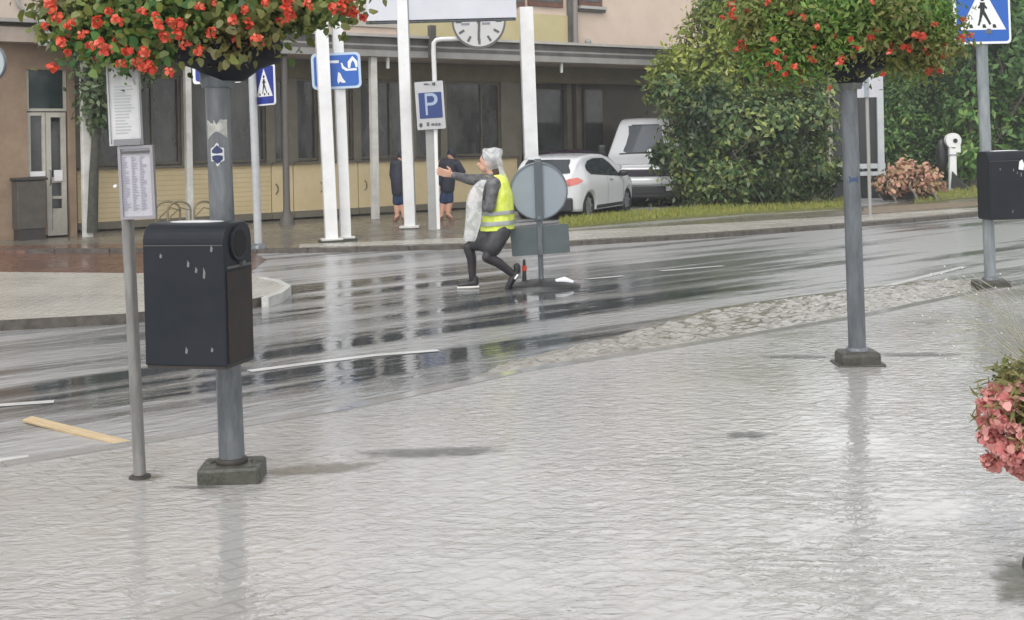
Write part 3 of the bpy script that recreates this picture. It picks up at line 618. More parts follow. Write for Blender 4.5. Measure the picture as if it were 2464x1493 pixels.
fb = frame_box(bus, x0, x1, z0, z1, -.05, .014, 'timetable_frame', fmm, lav)
MB().box(((x0 + x1) / 2, -.062, z1 - .03), (x1 - x0 - .03, .006, .012)).build('header_strip', mat('frame_dark', (.08, .08, .08), .5), fb)
pr = MB()
for k in range(34):
    z = z1 - .055 - k * .0078
    for ca, cb in ((.018, .055), (.062, .095), (.102, .135)):
        e = random.uniform(.35, 1); pr.box((x0 + ca + (cb - ca) * e / 2, -.0545, z), ((cb - ca) * e, .001, .0038))
pr.build('printed_lines', ink, fb)
ux0, ux1 = -.05, .105; uz0, uz1 = hz(350), hz(140)
fu = frame_box(bus, ux0, ux1, uz0, uz1, -.055, .008, 'upper_panel', mat('panel_grey', (.42, .43, .44), .4), mat('panel_pale', (.50, .51, .52), .35, col2=(.62, .62, .62), scale=9))
MB().box(((ux0 + ux1) / 2 + .01, -.072, uz0 + .015), (.13, .008, .03)).build('lower_band', mat('band_grey', (.20, .20, .21), .5), fu)
pr = MB()
for k in range(16):
    z = uz0 + .06 + k * .015; e = random.uniform(.5, 1); pr.box((ux0 + .03 + .05 * e, -.0595, z), (.10 * e, .001, .006))
pr.build('printed_lines', mat('print_faint', (.42, .43, .45), .5), fu)
MB().ell((-.042, -.03, hz(447)), (.012, .012, .01), 10).build('bolt', white, bus)
MB().lathe([(.055, 0), (.05, .012), (.03, .016)], n=20).build('ground_collar', MATS['rusty_dark'], bus)

# ---- flower pole, right
pr_ = G(2064, 876, 0)
fp2 = thing('flower_pole', pr_, 'plain grey flower pole in the middle of the flooded pavement with a small blue mark', 'pole', 'poles carrying flower baskets', lean=.015)
MB().tube([(0, 0, .08), (0, 0, 2.4)], [.061, .056], 24).build('pole', mat('galv_mid', (.085, .095, .105), .42, .3, col2=(.15, .165, .18), scale=14, bump=.15, bscale=60, stretch=(1, 1, .25)), fp2)
mb = MB().box((0, 0, .02), (.28, .24, .15)); mb.build('foot_block', mat('dark_concrete', (.035, .035, .028), .5, col2=(.065, .062, .05), scale=20, bump=.5), fp2, bevel=.03)
MB().box((0, .0, -.01), (.33, .27, .05)).build('foot_plate', MATS['dark_concrete'], fp2, bevel=.01)
MB().lathe([(.078, .093), (.075, .115), (.066, .12)], n=24).build('collar', galv_d, fp2)
mb = MB(); zc = H + ray(2050, 432)[1] * pr_.y; wrap(mb, [(-.035, -.028), (.0, -.015), (.035, -.028), (.03, .0), (.038, .028), (.0, .014), (-.036, .028), (-.03, 0)], .0575, 0, 0, .0, zc)
mb.build('blue_mark', mat('blue_sticker', (.03, .06, .14), .5), fp2)

# ---- crossing sign on pole, far right, with its bin
cb = G(2384, 690, 0)
cs = thing('crossing_sign', cb, 'blue and white pedestrian crossing sign on a grey pole at the right edge', 'road sign', lean=.020)
MB().tube([(0, 0, 0), (0, 0, 3.1)], .0585, 22).build('pole', mat('galv_blue', (.18, .205, .215), .42, .3, col2=(.28, .305, .315), scale=14, stretch=(1, 1, .25)), cs)
MB().box((0, 0, .02), (.34, .26, .10)).build('foot_block', MATS['dark_concrete'], cs, bevel=.02)
MB().lathe([(.085, .05), (.08, .10), (.06, .11)], n=20).build('collar', galv, cs)
blue = mat('sign_blue', (.012, .10, .42), .35); swhite = mat('sign_white', (.74, .75, .77), .35); sblack = mat('sign_black', (.01, .012, .01), .4)
sgb = mat('sign_back_grey', (.23, .27, .30), .55, .0, col2=(.255, .295, .325), scale=2)
def rrect(w_, h_, r, k=5):
    out = []
    for sx, sz, a0 in ((1, 1, 0), (-1, 1, 90), (-1, -1, 180), (1, -1, 270)):
        for i in range(k + 1):
            a = R_(a0 + 90 * i / k); out.append((sx * (w_ / 2 - r) + r * math.cos(a), sz * (h_ / 2 - r) + r * math.sin(a)))
    return out
def crossing_face(par, sz, loc, rz, rim=.035, bluem=None):
    ro = Matrix.Rotation(rz, 3, 'Z'); o = Vector(loc); bl = bluem or blue; k = sz / .66
    pl = MB().prism(rrect(sz, sz, .045 * k), 0, .02, 0, o, ro).build('sign_plate', [swhite], par, normals=True)
    MB().prism(rrect(sz - .05 * k, sz - .05 * k, .035 * k), -.002, .001, 0, o, ro).build('blue_field', bl, pl, normals=True)
    MB().prism([(-.27 * k, -.185 * k), (.27 * k, -.185 * k), (0, .27 * k)], -.0045, -.001, 0, o, ro).build('white_triangle', swhite, pl, normals=True)
    fg = MB()
    def bar(a, b, ra, rb):
        a = Vector((a[0], 0, a[1])) * k; b = Vector((b[0], 0, b[1])) * k; d = (b - a).normalized(); n_ = Vector((-d.z, 0, d.x)); ra *= k; rb *= k
        fg.prism([((a + n_ * ra).x, (a + n_ * ra).z), ((a - n_ * ra).x, (a - n_ * ra).z), ((b - n_ * rb).x, (b - n_ * rb).z), ((b + n_ * rb).x, (b + n_ * rb).z)], -.0065 - random.random() * .001, -.003, 0, o, ro)
    bar((.0, .10), (-.005, -.0), .03, .025); bar((.0, .01), (.045, -.06), .02, .015); bar((.045, -.06), (.085, -.13), .014, .012)
    bar((-.01, .01), (-.03, -.07), .02, .014); bar((-.03, -.07), (-.055, -.14), .013, .011); bar((.0, .09), (-.05, .04), .012, .01); bar((.0, .09), (.05, .035), .012, .01)
    fg.prism([(.028 * k * math.cos(a), .14 * k + .028 * k * math.sin(a)) for a in [i * math.pi / 8 for i in range(16)]], -.0066, -.003, 0, o, ro)
    for x in (-.14, .015, .135): MB().prism([((x - .022) * k, -.165 * k), ((x + .022) * k, -.165 * k), ((x + .010) * k, -.128 * k), ((x - .022) * k, -.128 * k)], -.0062, -.003, 0, o, ro).build('crossing_bar', sblack, pl, normals=True)
    fg.build('walking_figure', sblack, pl, normals=True); return pl
zc = H + ray(2365, 105)[1] * cb.y + .33 * .97
crossing_face(cs, .66, (-.01, -.085, zc), R_(14))
MB().box((0, -.055, zc - .2), (.15, .05, .05)).box((0, -.055, zc + .2), (.15, .05, .05)).build('clamp', galv, cs)
c = P(2420, 524, cb.y - .1); litter_bin(c, 'black litter bin with a white sticker on the crossing sign pole at the right edge', R_(4), .012, L=.46, D=.30, Hh=.69)
MB().box((.06, -.06, 1.1), (.1, .05, .06)).build('bin_bracket', black, cs)
MB().prism([(.08, .50), (.13, .49), (.14, .55), (.12, .60), (.09, .58)], -.1545, -.152).build('sticker', swhite, [o_ for o_ in C.objects if o_.name.startswith('litter_bin')][-1], normals=True)

# ---- keep-right sign seen from behind on its rubber island
rb_ = G(1303, 692, ZR)
ks = thing('traffic_sign', rb_, 'grey back of a round traffic sign above a dark rectangular plate on a rubber foot', 'road sign', lean=.012)
k2 = rb_.y / F
rubber = mat('wet_rubber', (.012, .012, .013), .35, col2=(.03, .03, .03), scale=20, bump=.6, bscale=40)
mb = MB(); rows = []
for i, (rx, z) in enumerate([(1.0, 0), (.98, .02), (.82, .045), (.55, .075), (.30, .095), (.05, .10)]):
    rows.append([Vector((.43 * rx * math.cos(a) + .02, .24 * rx * math.sin(a), z)) for a in [2 * math.pi * j / 40 for j in range(40)]])
mb.grid(rows, closed=True); mb.build('rubber_foot', rubber, ks)
mb = MB(); mb.add([(.14, -.18, .066), (.36, -.10, .040), (.33, .05, .052), (.17, .03, .082)], [(0, 1, 2, 3)]); 
mb = MB().tube([(.16, -.10, .07), (.26, -.06, .075), (.36, -.04, .05)], [.03, .045, .02], 10, flat=.4); mb.build('white_marker', swhite, ks)
MB().tube([(0, 0, .03), (0, 0, .5)], .030, 18).build('lower_tube', galv, ks)
MB().box((0, .01, .95), (.075, .03, 1.02)).build('post', galv_d, ks)
zc = .235 + (H + ray(1295, 460)[1] * rb_.y - ZR) - .235
mb = MB().tube([(0, -.035, zc), (0, -.022, zc)], .325, 56); mb.v = mb.v; sp = mb.build('round_plate', sgb, ks)
ring = MB().lathe([(.312, 0), (.330, 0), (.330, .03), (.312, .03), (.312, 0)], n=56, caps=False); ring.v = [(q[0], -.048 + q[2], zc + q[1]) for q in ring.v]; ring.build('rim', galv_d, sp, normals=True)
MB().box((0, -.052, zc), (.09, .030, .655)).build('back_post', mat('post_dark', (.075, .095, .105), .5), ks)
MB().box((0, -.05, zc - .30), (.05, .05, .04)).build('clamp', galv_d, ks)
zq = H + ray(1303, 578)[1] * rb_.y - ZR; pm_ = mat('plate_back_dark', (.065, .085, .09), .5, col2=(.085, .105, .11), scale=5)
mb = MB().prism(rrect(.66, .325, .02), -.028, -.010, 0, (.0, 0, zq), Matrix.Rotation(-.045, 3, 'Y')); mb.build('lower_plate', pm_, ks, normals=True)
MB().box((0, -.04, zq), (.05, .022, .33)).build('plate_rail', galv, ks)
rbar = thing('marker_post', G(1262, 688, ZR) + Vector((0, -.08, .06)), 'thin dark marker stick with a red band on the rubber foot', 'marker post')
MB().tube([(0, 0, 0), (0, 0, .12), (0, 0, .25)], [.028, .022, .014], 12).build('stick', rubber, rbar); MB().tube([(0, 0, .12), (0, 0, .18)], .029, 12).build('red_band', mat('red_band', (.62, .06, .03), .4), rbar)

# ---- white billboard on legs
def col_thing(name, u, v, w_, h_, label, cat, rz=R_(39), grp=None, mm=white, foot=True, lean=LEAN, dd=None):
    b = G(u, v, ZF); t = thing(name, b, label, cat, grp, rz=0, lean=lean)
    MB().box((0, 0, h_ / 2), (w_, dd or w_, h_), rot=.25).build('post', mm, t, bevel=.008)
    if foot:
        MB().box((0, 0, .05), (w_ * 1.7, w_ * 1.7, .03), rot=.25).build('foot_plate', offw, t, bevel=.006); MB().box((0, 0, .01), (w_ * 2.0, w_ * 2.0, .05), rot=.25).build('foot_block', MATS['dark_concrete'], t, bevel=.006)
    return t
b3 = G(986, 551, ZF); b4d = G(1283, 519, ZF)
bb = thing('billboard', b3, 'big blank white board raised on two tall white legs', 'billboard', lean=.018)
inv = bb.matrix_basis.inverted()
MB().box((0, 0, 2.2), (.20, .15, 4.4), rot=.15).build('leg', white, bb, bevel=.008)
MB().box((.09, .05, 2.2), (.06, .10, 4.38), rot=.15).build('leg_channel', mat('channel_grey', (.30, .30, .30), .5), bb)
MB().box((0, 0, .04), (.36, .30, .04)).build('foot_plate', offw, bb, bevel=.006)
r4 = inv @ b4d
MB().box((r4.x, r4.y, 2.2), (.29, .18, 4.4), rot=.15).build('leg', white, bb, bevel=.008)
MB().box((r4.x, r4.y, .04), (.34, .30, .04)).build('foot_plate', offw, bb, bevel=.006)
pa = P(884, 51, b3.y - .35); pbb = P(1243, 42, b3.y + 1.0); pc = P(912, -60, b3.y - .25)
A, B_ = inv @ pa, inv @ pbb; dv = (B_ - A); th = dv.normalized().cross(Vector((0, 0, 1))).normalized() * .06
mb = MB(); up_ = Vector((.0, 0, 1.3)); vs = [A, B_, B_ + up_, A + up_]; vs = vs + [q - th * 2 for q in vs]
mb.add(vs, [(0, 1, 2, 3), (7, 6, 5, 4), (0, 4, 5, 1), (1, 5, 6, 2), (2, 6, 7, 3), (3, 7, 4, 0)]); mb.build('board', mat('board_white', (.60, .61, .66), .4, col2=(.66, .67, .72), scale=1.), bb, normals=True)
lo_ = [A + Vector((0, 0, -.03)), B_ + Vector((0, 0, -.03))]; MB().tube([q - th for q in lo_], .03, 8).build('lower_rail', galv_d, bb)
# pair of white posts with the blue sign
PW = 'white painted posts standing side by side'
wp1 = col_thing('white_post', 798, 583, .20, 3.85, 'front white post with pointed top in the close pair right of the nearest bin', 'post', grp=PW, lean=.030)
wp2 = col_thing('white_post', 832, 579, .17, 3.85, 'white post that carries the blue leisure area sign, the rear one of the close pair', 'post', grp=PW, lean=.022)
for t, r in ((wp1, .10), (wp2, .085)):
    MB().add([(-r, -r, 3.85), (r, -r, 3.85), (r, r, 3.85), (-r, r, 3.85), (-.02, 0, 4.15)], [(0, 1, 4), (1, 2, 4), (2, 3, 4), (3, 0, 4), (3, 2, 1, 0)]).build('pointed_cap', white, t)
c = P(809, 171, wp2.location.y - .13); lsg = thing('leisure_sign', c, 'blue rounded sign with a house and a child figure behind the front white post', 'road sign')
ro = Matrix.Rotation(R_(4), 3, 'Z'); kk = c.y / F; rY = Matrix.Rotation(-.035, 3, 'Y'); ro = rY @ ro
MB().prism(rrect(118 * kk, 87 * kk, .08), 0, .02, 0, (0, 0, 0), ro).build('sign_plate', mat('sign_rim', (.45, .56, .68), .35), lsg, normals=True)
MB().prism(rrect(106 * kk, 75 * kk, .06), -.003, .001, 0, (0, 0, 0), ro).build('blue_field', blue, lsg, normals=True)
def px(poly): return [((x - 435) * .2187 * kk, -(z - 685) * .2187 * kk) for x, z in poly]      # outline read in the zoomed crop's units
sg = MB()
sg.prism(px([(565, 590), (565, 660), (590, 660), (600, 610), (620, 575), (640, 610), (650, 655), (672, 655), (672, 590), (620, 530)]), -.006, -.001, 0, (0, 0, 0), ro)
sg.prism(px([(488, 600), (505, 600), (520, 640), (560, 668), (660, 664), (660, 690), (540, 690), (500, 660)]), -.0065, -.001, 0, (0, 0, 0), ro)
sg.prism(px([(370, 570), (468, 570), (468, 600), (420, 600), (370, 598)]), -.006, -.001, 0, (0, 0, 0), ro)
sg.prism(px([(455, 700), (478, 712), (500, 770), (535, 815), (500, 822), (470, 805), (450, 830), (442, 790)]), -.006, -.001, 0, (0, 0, 0), ro)
sg.prism(px([(235, 715), (262, 705), (280, 770), (262, 800), (240, 830), (222, 820), (245, 780)]), -.006, -.001, 0, (0, 0, 0), ro)
sg.build('pictogram', swhite, lsg, normals=True)
# narrow crossing sign seen at a slant, on its own pale pole
nb = G(622, 600, ZF); ns = thing('crossing_sign', nb, 'slanted narrow crossing sign on a pale pole right of the nearest litter bin', 'road sign', lean=.018)
MB().tube([(0, 0, 0), (0, 0, 3.2)], .062, 18).build('pole', mat('pole_pale', (.38, .39, .40), .45, .2, col2=(.46, .47, .48), scale=10), ns)
MB().lathe([(.13, 0), (.12, .06), (.065, .09)], n=18).build('ground_collar', galv, ns)
kz = nb.y / F; crossing_face(ns, .62, (.20, -.10, H + ray(636, 207)[1] * nb.y - ZF), R_(-50) , bluem=mat('deep_blue', (.01, .03, .25), .35))
# low sign behind the left basket
b = G(470, 592, ZF)
hs_ = thing('road_sign', b, 'blue and white sign mostly hidden behind the left flower basket', 'road sign', lean=LEAN)
MB().tube([(.28, 0, 0), (.28, 0, 2.9)], .03, 12).build('pole', galv_d, hs_)
c = inv; qq = hs_.matrix_basis.inverted() @ P(522, 165, b.y - .05)
MB().prism(rrect(118 * b.y / F, 72 * b.y / F, .05), 0, .02, 0, qq).build('sign_plate', swhite, hs_, normals=True)
MB().prism(rrect(104 * b.y / F, 60 * b.y / F, .04), -.003, .001, 0, qq).build('blue_field', MATS['deep_blue'], hs_, normals=True)
# parking sign and clock
pk = G(1046, 553, ZF)
ps = thing('parking_sign', pk, 'grey post with a blue and white parking sign in front of the clock post', 'road sign', lean=.014)
MB().box((-.035, 0, 1.2), (.15, .09, 2.4), rot=.1).build('post', mat('post_mid', (.30, .30, .29), .5, col2=(.36, .36, .35), scale=4), ps)
MB().box((.07, -.02, .98), (.06, .08, 1.95), rot=.1).build('white_edge', white, ps)
kq = pk.y / F; inv = ps.matrix_basis.inverted(); c = inv @ P(1035, 254, pk.y - .12); ro = Matrix.Rotation(-.035, 3, 'Y') @ Matrix.Rotation(R_(3), 3, 'Z')
psm = mat('sign_greywhite', (.42, .42, .43), .45, col2=(.48, .48, .49), scale=5)
pp = MB().prism(rrect(68 * kq, 115 * kq, .02), 0, .02, 0, c, ro).build('sign_plate', psm, ps, normals=True)
MB().prism(rrect(55 * kq, 62 * kq, .015), -.003, .001, 0, c + Vector((.008, 0, .0)), ro).build('blue_field', mat('parking_blue', (.012, .035, .16), .35), pp, normals=True)
tx = text('P', .58, mat('letter_pale', (.32, .40, .52), .4), pp, c + Vector((0, -.006, .0)), depth=.002); tx.rotation_euler = (0, -.035, 0)
sm = MB()
for x, z, w_, h_ in ((-.07, .385, .09, .035), (.0, .375, .02, .02), (.06, .39, .05, .05), (.085, .385, .02, .06)): sm.box(c + Vector((x + .01, -.003, z)), (w_, .004, h_))
sm.build('faded_lettering', mat('faded_black', (.09, .09, .095), .5), pp); sm = MB()
for x, z, w_, h_ in ((-.07, -.345, .05, .07), (.02, -.35, .06, .04), (.085, -.35, .04, .045), (.14, -.35, .04, .04)): sm.box(c + Vector((x + .02, -.003, z)), (w_, .004, h_))
sm.build('faded_lettering', mat('faded_black', (.09, .09, .095), .5), pp)
sm = MB().ell(c + Vector((-.20, -.006, -.36)), (.06, .006, .07), 14).build('dirt_mark', mat('dirt', (.07, .07, .08), .6), pp)
ck = G(1050, 526, ZF)
cl = thing('street_clock', ck, 'round white clock with black ticks on a bent white pipe', 'clock', lean=.014)
inv = cl.matrix_basis.inverted(); Yc = ck.y
pts = [(0, 0, 0)] + [tuple(inv @ P(u, v, Yc)) for u, v in ((1046, 200), (1043, 120), (1044, 104), (1050, 97), (1062, 95), (1140, 93), (1160, 90))]
MB().tube(pts, .05, 14).build('pipe', white, cl)
c = inv @ P(1152, 52, Yc - .1); rC = 60 * Yc / F
fa_ = MB().tube([c + Vector((0, .0, 0)), c + Vector((0, .12, 0))], rC * 1.08, 44).build('case', mat('clock_case', (.14, .14, .13), .5), cl)
MB().tube([c + Vector((0, -.012, 0)), c + Vector((0, .0, 0))], rC, 44).build('dial', mat('dial_white', (.62, .62, .62), .4), cl)
tk = MB()
for i in range(12):
    a = i * math.pi / 6; tk.box(c + Vector((math.sin(a) * rC * .80, -.016, math.cos(a) * rC * .80)), (.05, .006, rC * .24), rot=Matrix.Rotation(a, 3, 'Y'))
tk.build('hour_ticks', mat('faded_tick', (.12, .12, .12), .5), cl)
hn = MB(); hn.box(c + Vector((0, -.02, -.15)), (.05, .006, .5), rot=Matrix.Rotation(.05, 3, 'Y')); hn.box(c + Vector((.12, -.024, .1)), (.05, .006, .4), rot=Matrix.Rotation(.9, 3, 'Y')); hn.build('hands', MATS['faded_tick'], cl)
sm = MB()
for x0_ in (-.28, .15): MB().box(c + Vector((x0_, -.015, -.05)), (.17, .004, .05)).build('faded_lettering', MATS['print_grey'], cl)

# leftmost grey round sign edge
c = P(-38, 152, 9.5); b = Vector((c.x, c.y, 0)); rs = thing('traffic_sign', b, 'round pale grey sign disc cut off by the left edge of the picture', 'road sign', lean=0)
MB().tube([(0, .05, 0), (0, .05, 2.8)], .03, 12).build('pole', galv, rs)
mb = MB().tube([(0, 0, c.z), (0, .02, c.z)], .155, 40).build('round_plate', mat('pale_back', (.36, .41, .43), .5, col2=(.42, .46, .48), scale=3), rs)
ring = MB().lathe([(.150, 0), (.162, 0), (.162, .03), (.150, .03), (.150, 0)], n=40, caps=False); ring.v = [(q[0], -.01 + q[2], c.z + q[1]) for q in ring.v]; ring.build('rim', galv_d, rs, normals=True)

# floating plank
a_, b_ = G(66, 1013, ZR + .008), G(303, 1064, ZR + .012); d = b_ - a_
pl = MB().box((0, 0, 0), (d.length, .07, .018)).build('wooden_plank', mat('wet_pine', (.42, .30, .16), .4, col2=(.55, .43, .26), scale=4, stretch=(1, 12, 1)), None, bevel=.004)
pl.location = (a_ + b_) / 2; pl.rotation_euler = (R_(8), R_(1), math.atan2(d.y, d.x)); tag(pl, 'loose yellow wooden plank floating on the road at the left', 'plank')
# litter container beside the door
c = G(70, 577, ZF); db_ = thing('waste_container', c, 'dark waste container beside the shop door on the left', 'waste container', rz=R_(36))
MB().box((0, 0, .62), (.50, .45, .86)).build('body', mat('container_grey', (.055, .05, .042), .6, col2=(.085, .075, .062), scale=5), db_, bevel=.02)
MB().box((0, 0, 1.08), (.56, .5, .05)).build('lid', mat('container_dark', (.03, .028, .025), .6), db_, bevel=.015)
MB().box((0, 0, .10), (.46, .42, .2)).build('base', MATS['container_dark'], db_)
# bicycle hoops
for i, (u, lab) in enumerate(((405, 'leftmost of the bent metal bicycle hoops by the yellow boards'), (432, 'middle bent metal bicycle hoop by the yellow boards'), (492, 'bent metal bicycle hoop right behind the nearest litter bin'))):
    c = G(u, 560, ZF); t = thing('bicycle_hoop', c, lab, 'bicycle rack', 'bicycle hoops along the shop front', rz=R_(20 + 14 * i))
    hp = [(-.22, 0, 0)] + [(-.22 * math.cos(a), 0, .42 + .16 * math.sin(a)) for a in [math.pi * k / 10 for k in range(11)]] + [(.22, 0, 0)]
    MB().tube(hp, .02, 10).build('hoop', mat('hoop_metal', (.22, .19, .12), .45, .3), t)
    MB().tube([(-.30, 0, .0), (-.12, .12, .30), (.06, .1, .46), (.24, -.02, .40)], .013, 8).build('wheel_holder', MATS['hoop_metal'], t)

# ---- structures at the right: white frame shelter, thin sign, bench, white post
c = G(2100, 478, ZF); sh = thing('notice_frame', c, 'pale metal display frame standing in front of the hedge behind the right flower pole', 'display stand')
kf = c.y / F; fx = lambda u: (u - 2100) * kf; fz = lambda v: H + ray(2100, v)[1] * c.y - ZF
pw = mat('pale_metal', (.42, .45, .46), .45, col2=(.50, .53, .54), scale=4)
MB().box((fx(2121), 0, fz(300)), (.16, .1, fz(180) - fz(420)), rot=0).build('post', pw, sh); MB().box((fx(2003), .1, fz(320) - .1), (.18, .1, fz(215) - fz(450))).build('post', mat('pale_wood', (.30, .28, .22), .6, col2=(.4, .38, .32), scale=4), sh)
MB().box((fx(2066), .02, fz(400)), (1.35, .1, .12)).build('crossbar', pw, sh); MB().box((fx(2066), .02, fz(418)), (1.35, .1, .10)).build('crossbar', pw, sh)
MB().box((fx(2066), .06, fz(310)), (1.2, .04, 1.75)).build('dark_panel', mat('panel_dark', (.02, .024, .025), .4), sh)
MB().box((fx(2066), .08, fz(455)), (1.25, .05, .55)).build('lower_panel', MATS['panel_dark'], sh)
c = G(2094, 520, ZF); s2 = thing('small_sign', c, 'thin pole with a white square sign below the right flower basket', 'road sign', lean=.01)
kf = c.y / F; z_ = H + ray(2094, 207)[1] * c.y - ZF
MB().tube([(0, 0, 0), (0, 0, z_ + .3)], .035, 12).build('pole', mat('pole_beige', (.30, .29, .27), .5), s2)
MB().prism(rrect(68 * kf, 56 * kf, .03), -.02, 0, 0, (0.0, -.04, z_)).build('sign_plate', mat('sign_dull', (.42, .42, .45), .5, col2=(.5, .5, .53), scale=4), s2, normals=True)
MB().box((-.02, -.065, z_), (.09, .012, 56 * kf)).build('rail', MATS['sign_back_grey'], s2)

# ================================================================ VEHICLES (x forward, y left, z up)
carwhite = mat('car_white', (.62, .63, .65), .22, coat=.6); rub = mat('tyre', (.012, .012, .013), .6); hub = mat('hubcap', (.30, .31, .33), .35, .5, col2=(.38, .39, .41), scale=5)
lin = mat('arch_liner', (.006, .006, .007), .9); plas = mat('bumper_plastic', (.02, .021, .023), .5); cgl = mat('car_glass', (.03, .036, .042), .05, spec=.6)
tail = mat('tail_lamp', (.62, .16, .13), .2, coat=.5); hlamp = mat('head_lamp', (.5, .52, .55), .12, coat=.5); seam = mat('seam', (.10, .10, .11), .6)
def lerp_tab(tab, x):
    for (a, va), (b, vb) in zip(tab[:-1], tab[1:]):
        if x <= b: t = (x - a) / (b - a); t = max(0, t); return va + (vb - va) * t
    return tab[-1][1]
def smooth_tab(tab, x, r=.07): return sum(lerp_tab(tab, x + r * k) for k in (-1, -.5, 0, .5, 1)) / 5
class Car:
    def __init__(s, name, loc, head, scale, label, cat, group, top, wid, zb, zbelt, tumble, body):
        s.t = thing(name, loc, label, cat, group); s.t.matrix_basis = Matrix.Translation(loc) @ Matrix.Rotation(math.pi / 2 - head, 4, 'Z') @ Matrix.Scale(scale, 4)
        s.top = top; s.wid = wid; s.zb = zb; s.zbelt = zbelt; s.tum = tumble; s.bm = body
    def Y(s, x, z):
        w_ = smooth_tab(s.wid, x)
        if z < s.zbelt: return w_ * (1 - .10 * max(0, (s.zbelt - .22 - z)) ** 1.5) - .03 * (max(0, z - (s.zbelt - .12)) / .12)
        return w_ - .03 - (z - s.zbelt) * s.tum
    def body(s, n=70):
        x0, x1 = s.top[0][0], s.top[-1][0]; rows = []
        for i in range(n + 1):
            x = x0 + (x1 - x0) * (.5 - .5 * math.cos(math.pi * i / n)); zt_ = smooth_tab(s.top, x, .05); zb = smooth_tab(s.zb, x, .05); rc = .09; half = []
            for k in range(13): z = zb + (zt_ - rc - zb) * k / 12; half.append((s.Y(x, z), z))
            yc = s.Y(x, zt_ - rc) - rc
            for k in range(1, 6): a = math.pi / 2 * k / 5; half.append((yc + rc * math.cos(a), zt_ - rc + rc * math.sin(a) * .9))
            for k in range(1, 6): f_ = 1 - k / 5; half.append((yc * f_, zt_ - .009 + .018 * (1 - f_ * f_)))
            rows.append([Vector((x, y, z)) for y, z in half] + [Vector((x, -y, z)) for y, z in half[-2::-1]])
        mb = MB().grid(rows, closed=True); m_ = len(rows[0]); mb.add(rows[0], [tuple(range(m_))], 0); mb.add(rows[-1], [tuple(range(m_))[::-1]], 0)
        s.b = mb.build('body', s.bm, s.t, normals=True, weld=True); return s.b
    def arches(s, xs, r):
        for x in xs:
            mb = MB().tube([(x, -1.2, r * .93), (x, 1.2, r * .93)], r * 1.17, 36); c = mb.build('cutter', lin)
            c.matrix_basis = s.t.matrix_basis; bpy.context.view_layer.update()
            md = s.b.modifiers.new('b', 'BOOLEAN'); md.object = c; md.solver = 'EXACT'
            bpy.context.view_layer.update(); dg = bpy.context.evaluated_depsgraph_get(); me = bpy.data.meshes.new_from_object(s.b.evaluated_get(dg)); s.b.modifiers.clear(); s.b.data = me
            bpy.data.objects.remove(c)
            MB().tube([(x, -.62, r * .93), (x, .62, r * .93)], r * 1.16, 30).build('wheel_arch', lin, s.t)
            for sg in (-1, 1):
                y = sg * (s.Y(x, r) - .02); w_ = MB().lathe([(r * .62, -.1), (r * .95, -.1), (r, -.07), (r, .06), (r * .94, .095), (r * .66, .09), (r * .62, .05)], n=32)
                w_.v = [(x + q[0], y - sg * .1 + sg * q[2], r + q[1]) for q in w_.v]; wo = w_.build('wheel', rub, s.t, normals=True)
                h_ = MB(); h_.tube([(x, y - sg * .12, r), (x, y - sg * .04, r)], r * .64, 26)
                for k in range(7):
                    a = 2 * math.pi * k / 7; h_.box((x + math.cos(a) * r * .34, y - sg * .03, r + math.sin(a) * r * .34), (r * .52, .03, .05), rot=Matrix.Rotation(-a, 3, 'Y'))
                h_.build('rim', hub, wo)
    def side(s, name, xs, zlo, zhi, m_, par=None, push=.006, both=True, k=4):
        for sg in ((-1, 1) if both else (-1,)):
            rows = []
            for x in xs:
                a, b = lerp_tab(zlo, x), lerp_tab(zhi, x); rows.append([Vector((x, sg * (s.Y(x, a + (b - a) * j / k) + push), a + (b - a) * j / k)) for j in range(k + 1)])
            MB().grid(rows).build(name, m_, par or s.t, normals=True)
    def part(s, name, mb, m_, bevel=0): return mb.build(name, m_, s.t, bevel=bevel)
def front_sheet(profile, ys, wf, push, k=None):
    """profile: list of (x, z) up the sheet; wf(z) half width; returns grid"""
    rows = []
    for x, z in profile: w_ = wf(z); rows.append([Vector((x + push[0] - abs(y) ** 2.5 * .10 * push[2], y * w_, z + push[1])) for y in ys])
    return MB().grid(rows)

hd = R_(25); W_ = G(1411, 526, .0); hv = Vector((math.sin(hd), math.cos(hd), 0)); lv = Vector((-hv.y, hv.x, 0)); sc_ = .91
loc = W_ + hv * 1.27 * sc_ + lv * .76 * sc_; loc.z = ZF - .02
hb = Car('parked_car', loc, hd, sc_, 'white hatchback parked with its tail toward the road behind the round sign', 'car', 'vehicles parked in front of the shop',
         [(-1.98, .70), (-1.95, .92), (-1.88, 1.02), (-1.66, 1.26), (-1.48, 1.37), (-1.2, 1.42), (-.5, 1.46), (.0, 1.45), (.40, 1.37), (1.12, 1.00), (1.3, .94), (1.85, .76), (1.97, .55)],
         [(-1.98, .50), (-1.92, .66), (-1.75, .80), (-1.35, .87), (1.2, .87), (1.7, .80), (1.97, .60)], [(-1.98, .32), (-1.8, .2), (1.8, .2), (1.97, .28)], .92, .36, carwhite)
hb.body(); hb.arches((-1.22, 1.28), .31)
xs = [-1.27 + i * .0655 for i in range(31)]
hb.side('side_window', [x for x in xs if x <= -.18], [(-1.27, 1.13), (-1.1, 1.03), (.7, .93)], [(-1.27, 1.16), (-1.05, 1.28), (-.65, 1.33), (-.1, 1.335)], cgl)
hb.side('front_side_window', [-.12 + i * .062 for i in range(14)], [(-.2, .975), (.7, .93)], [(-.2, 1.335), (.0, 1.32), (.30, 1.20), (.69, .95)], cgl)
hb.side('window_surround', xs, [(-1.27, 1.10), (-1.1, 1.0), (.7, .905)], [(-1.27, 1.19), (-1.05, 1.305), (-.65, 1.355), (.0, 1.35), (.32, 1.22), (.7, .96)], plas, push=.003)
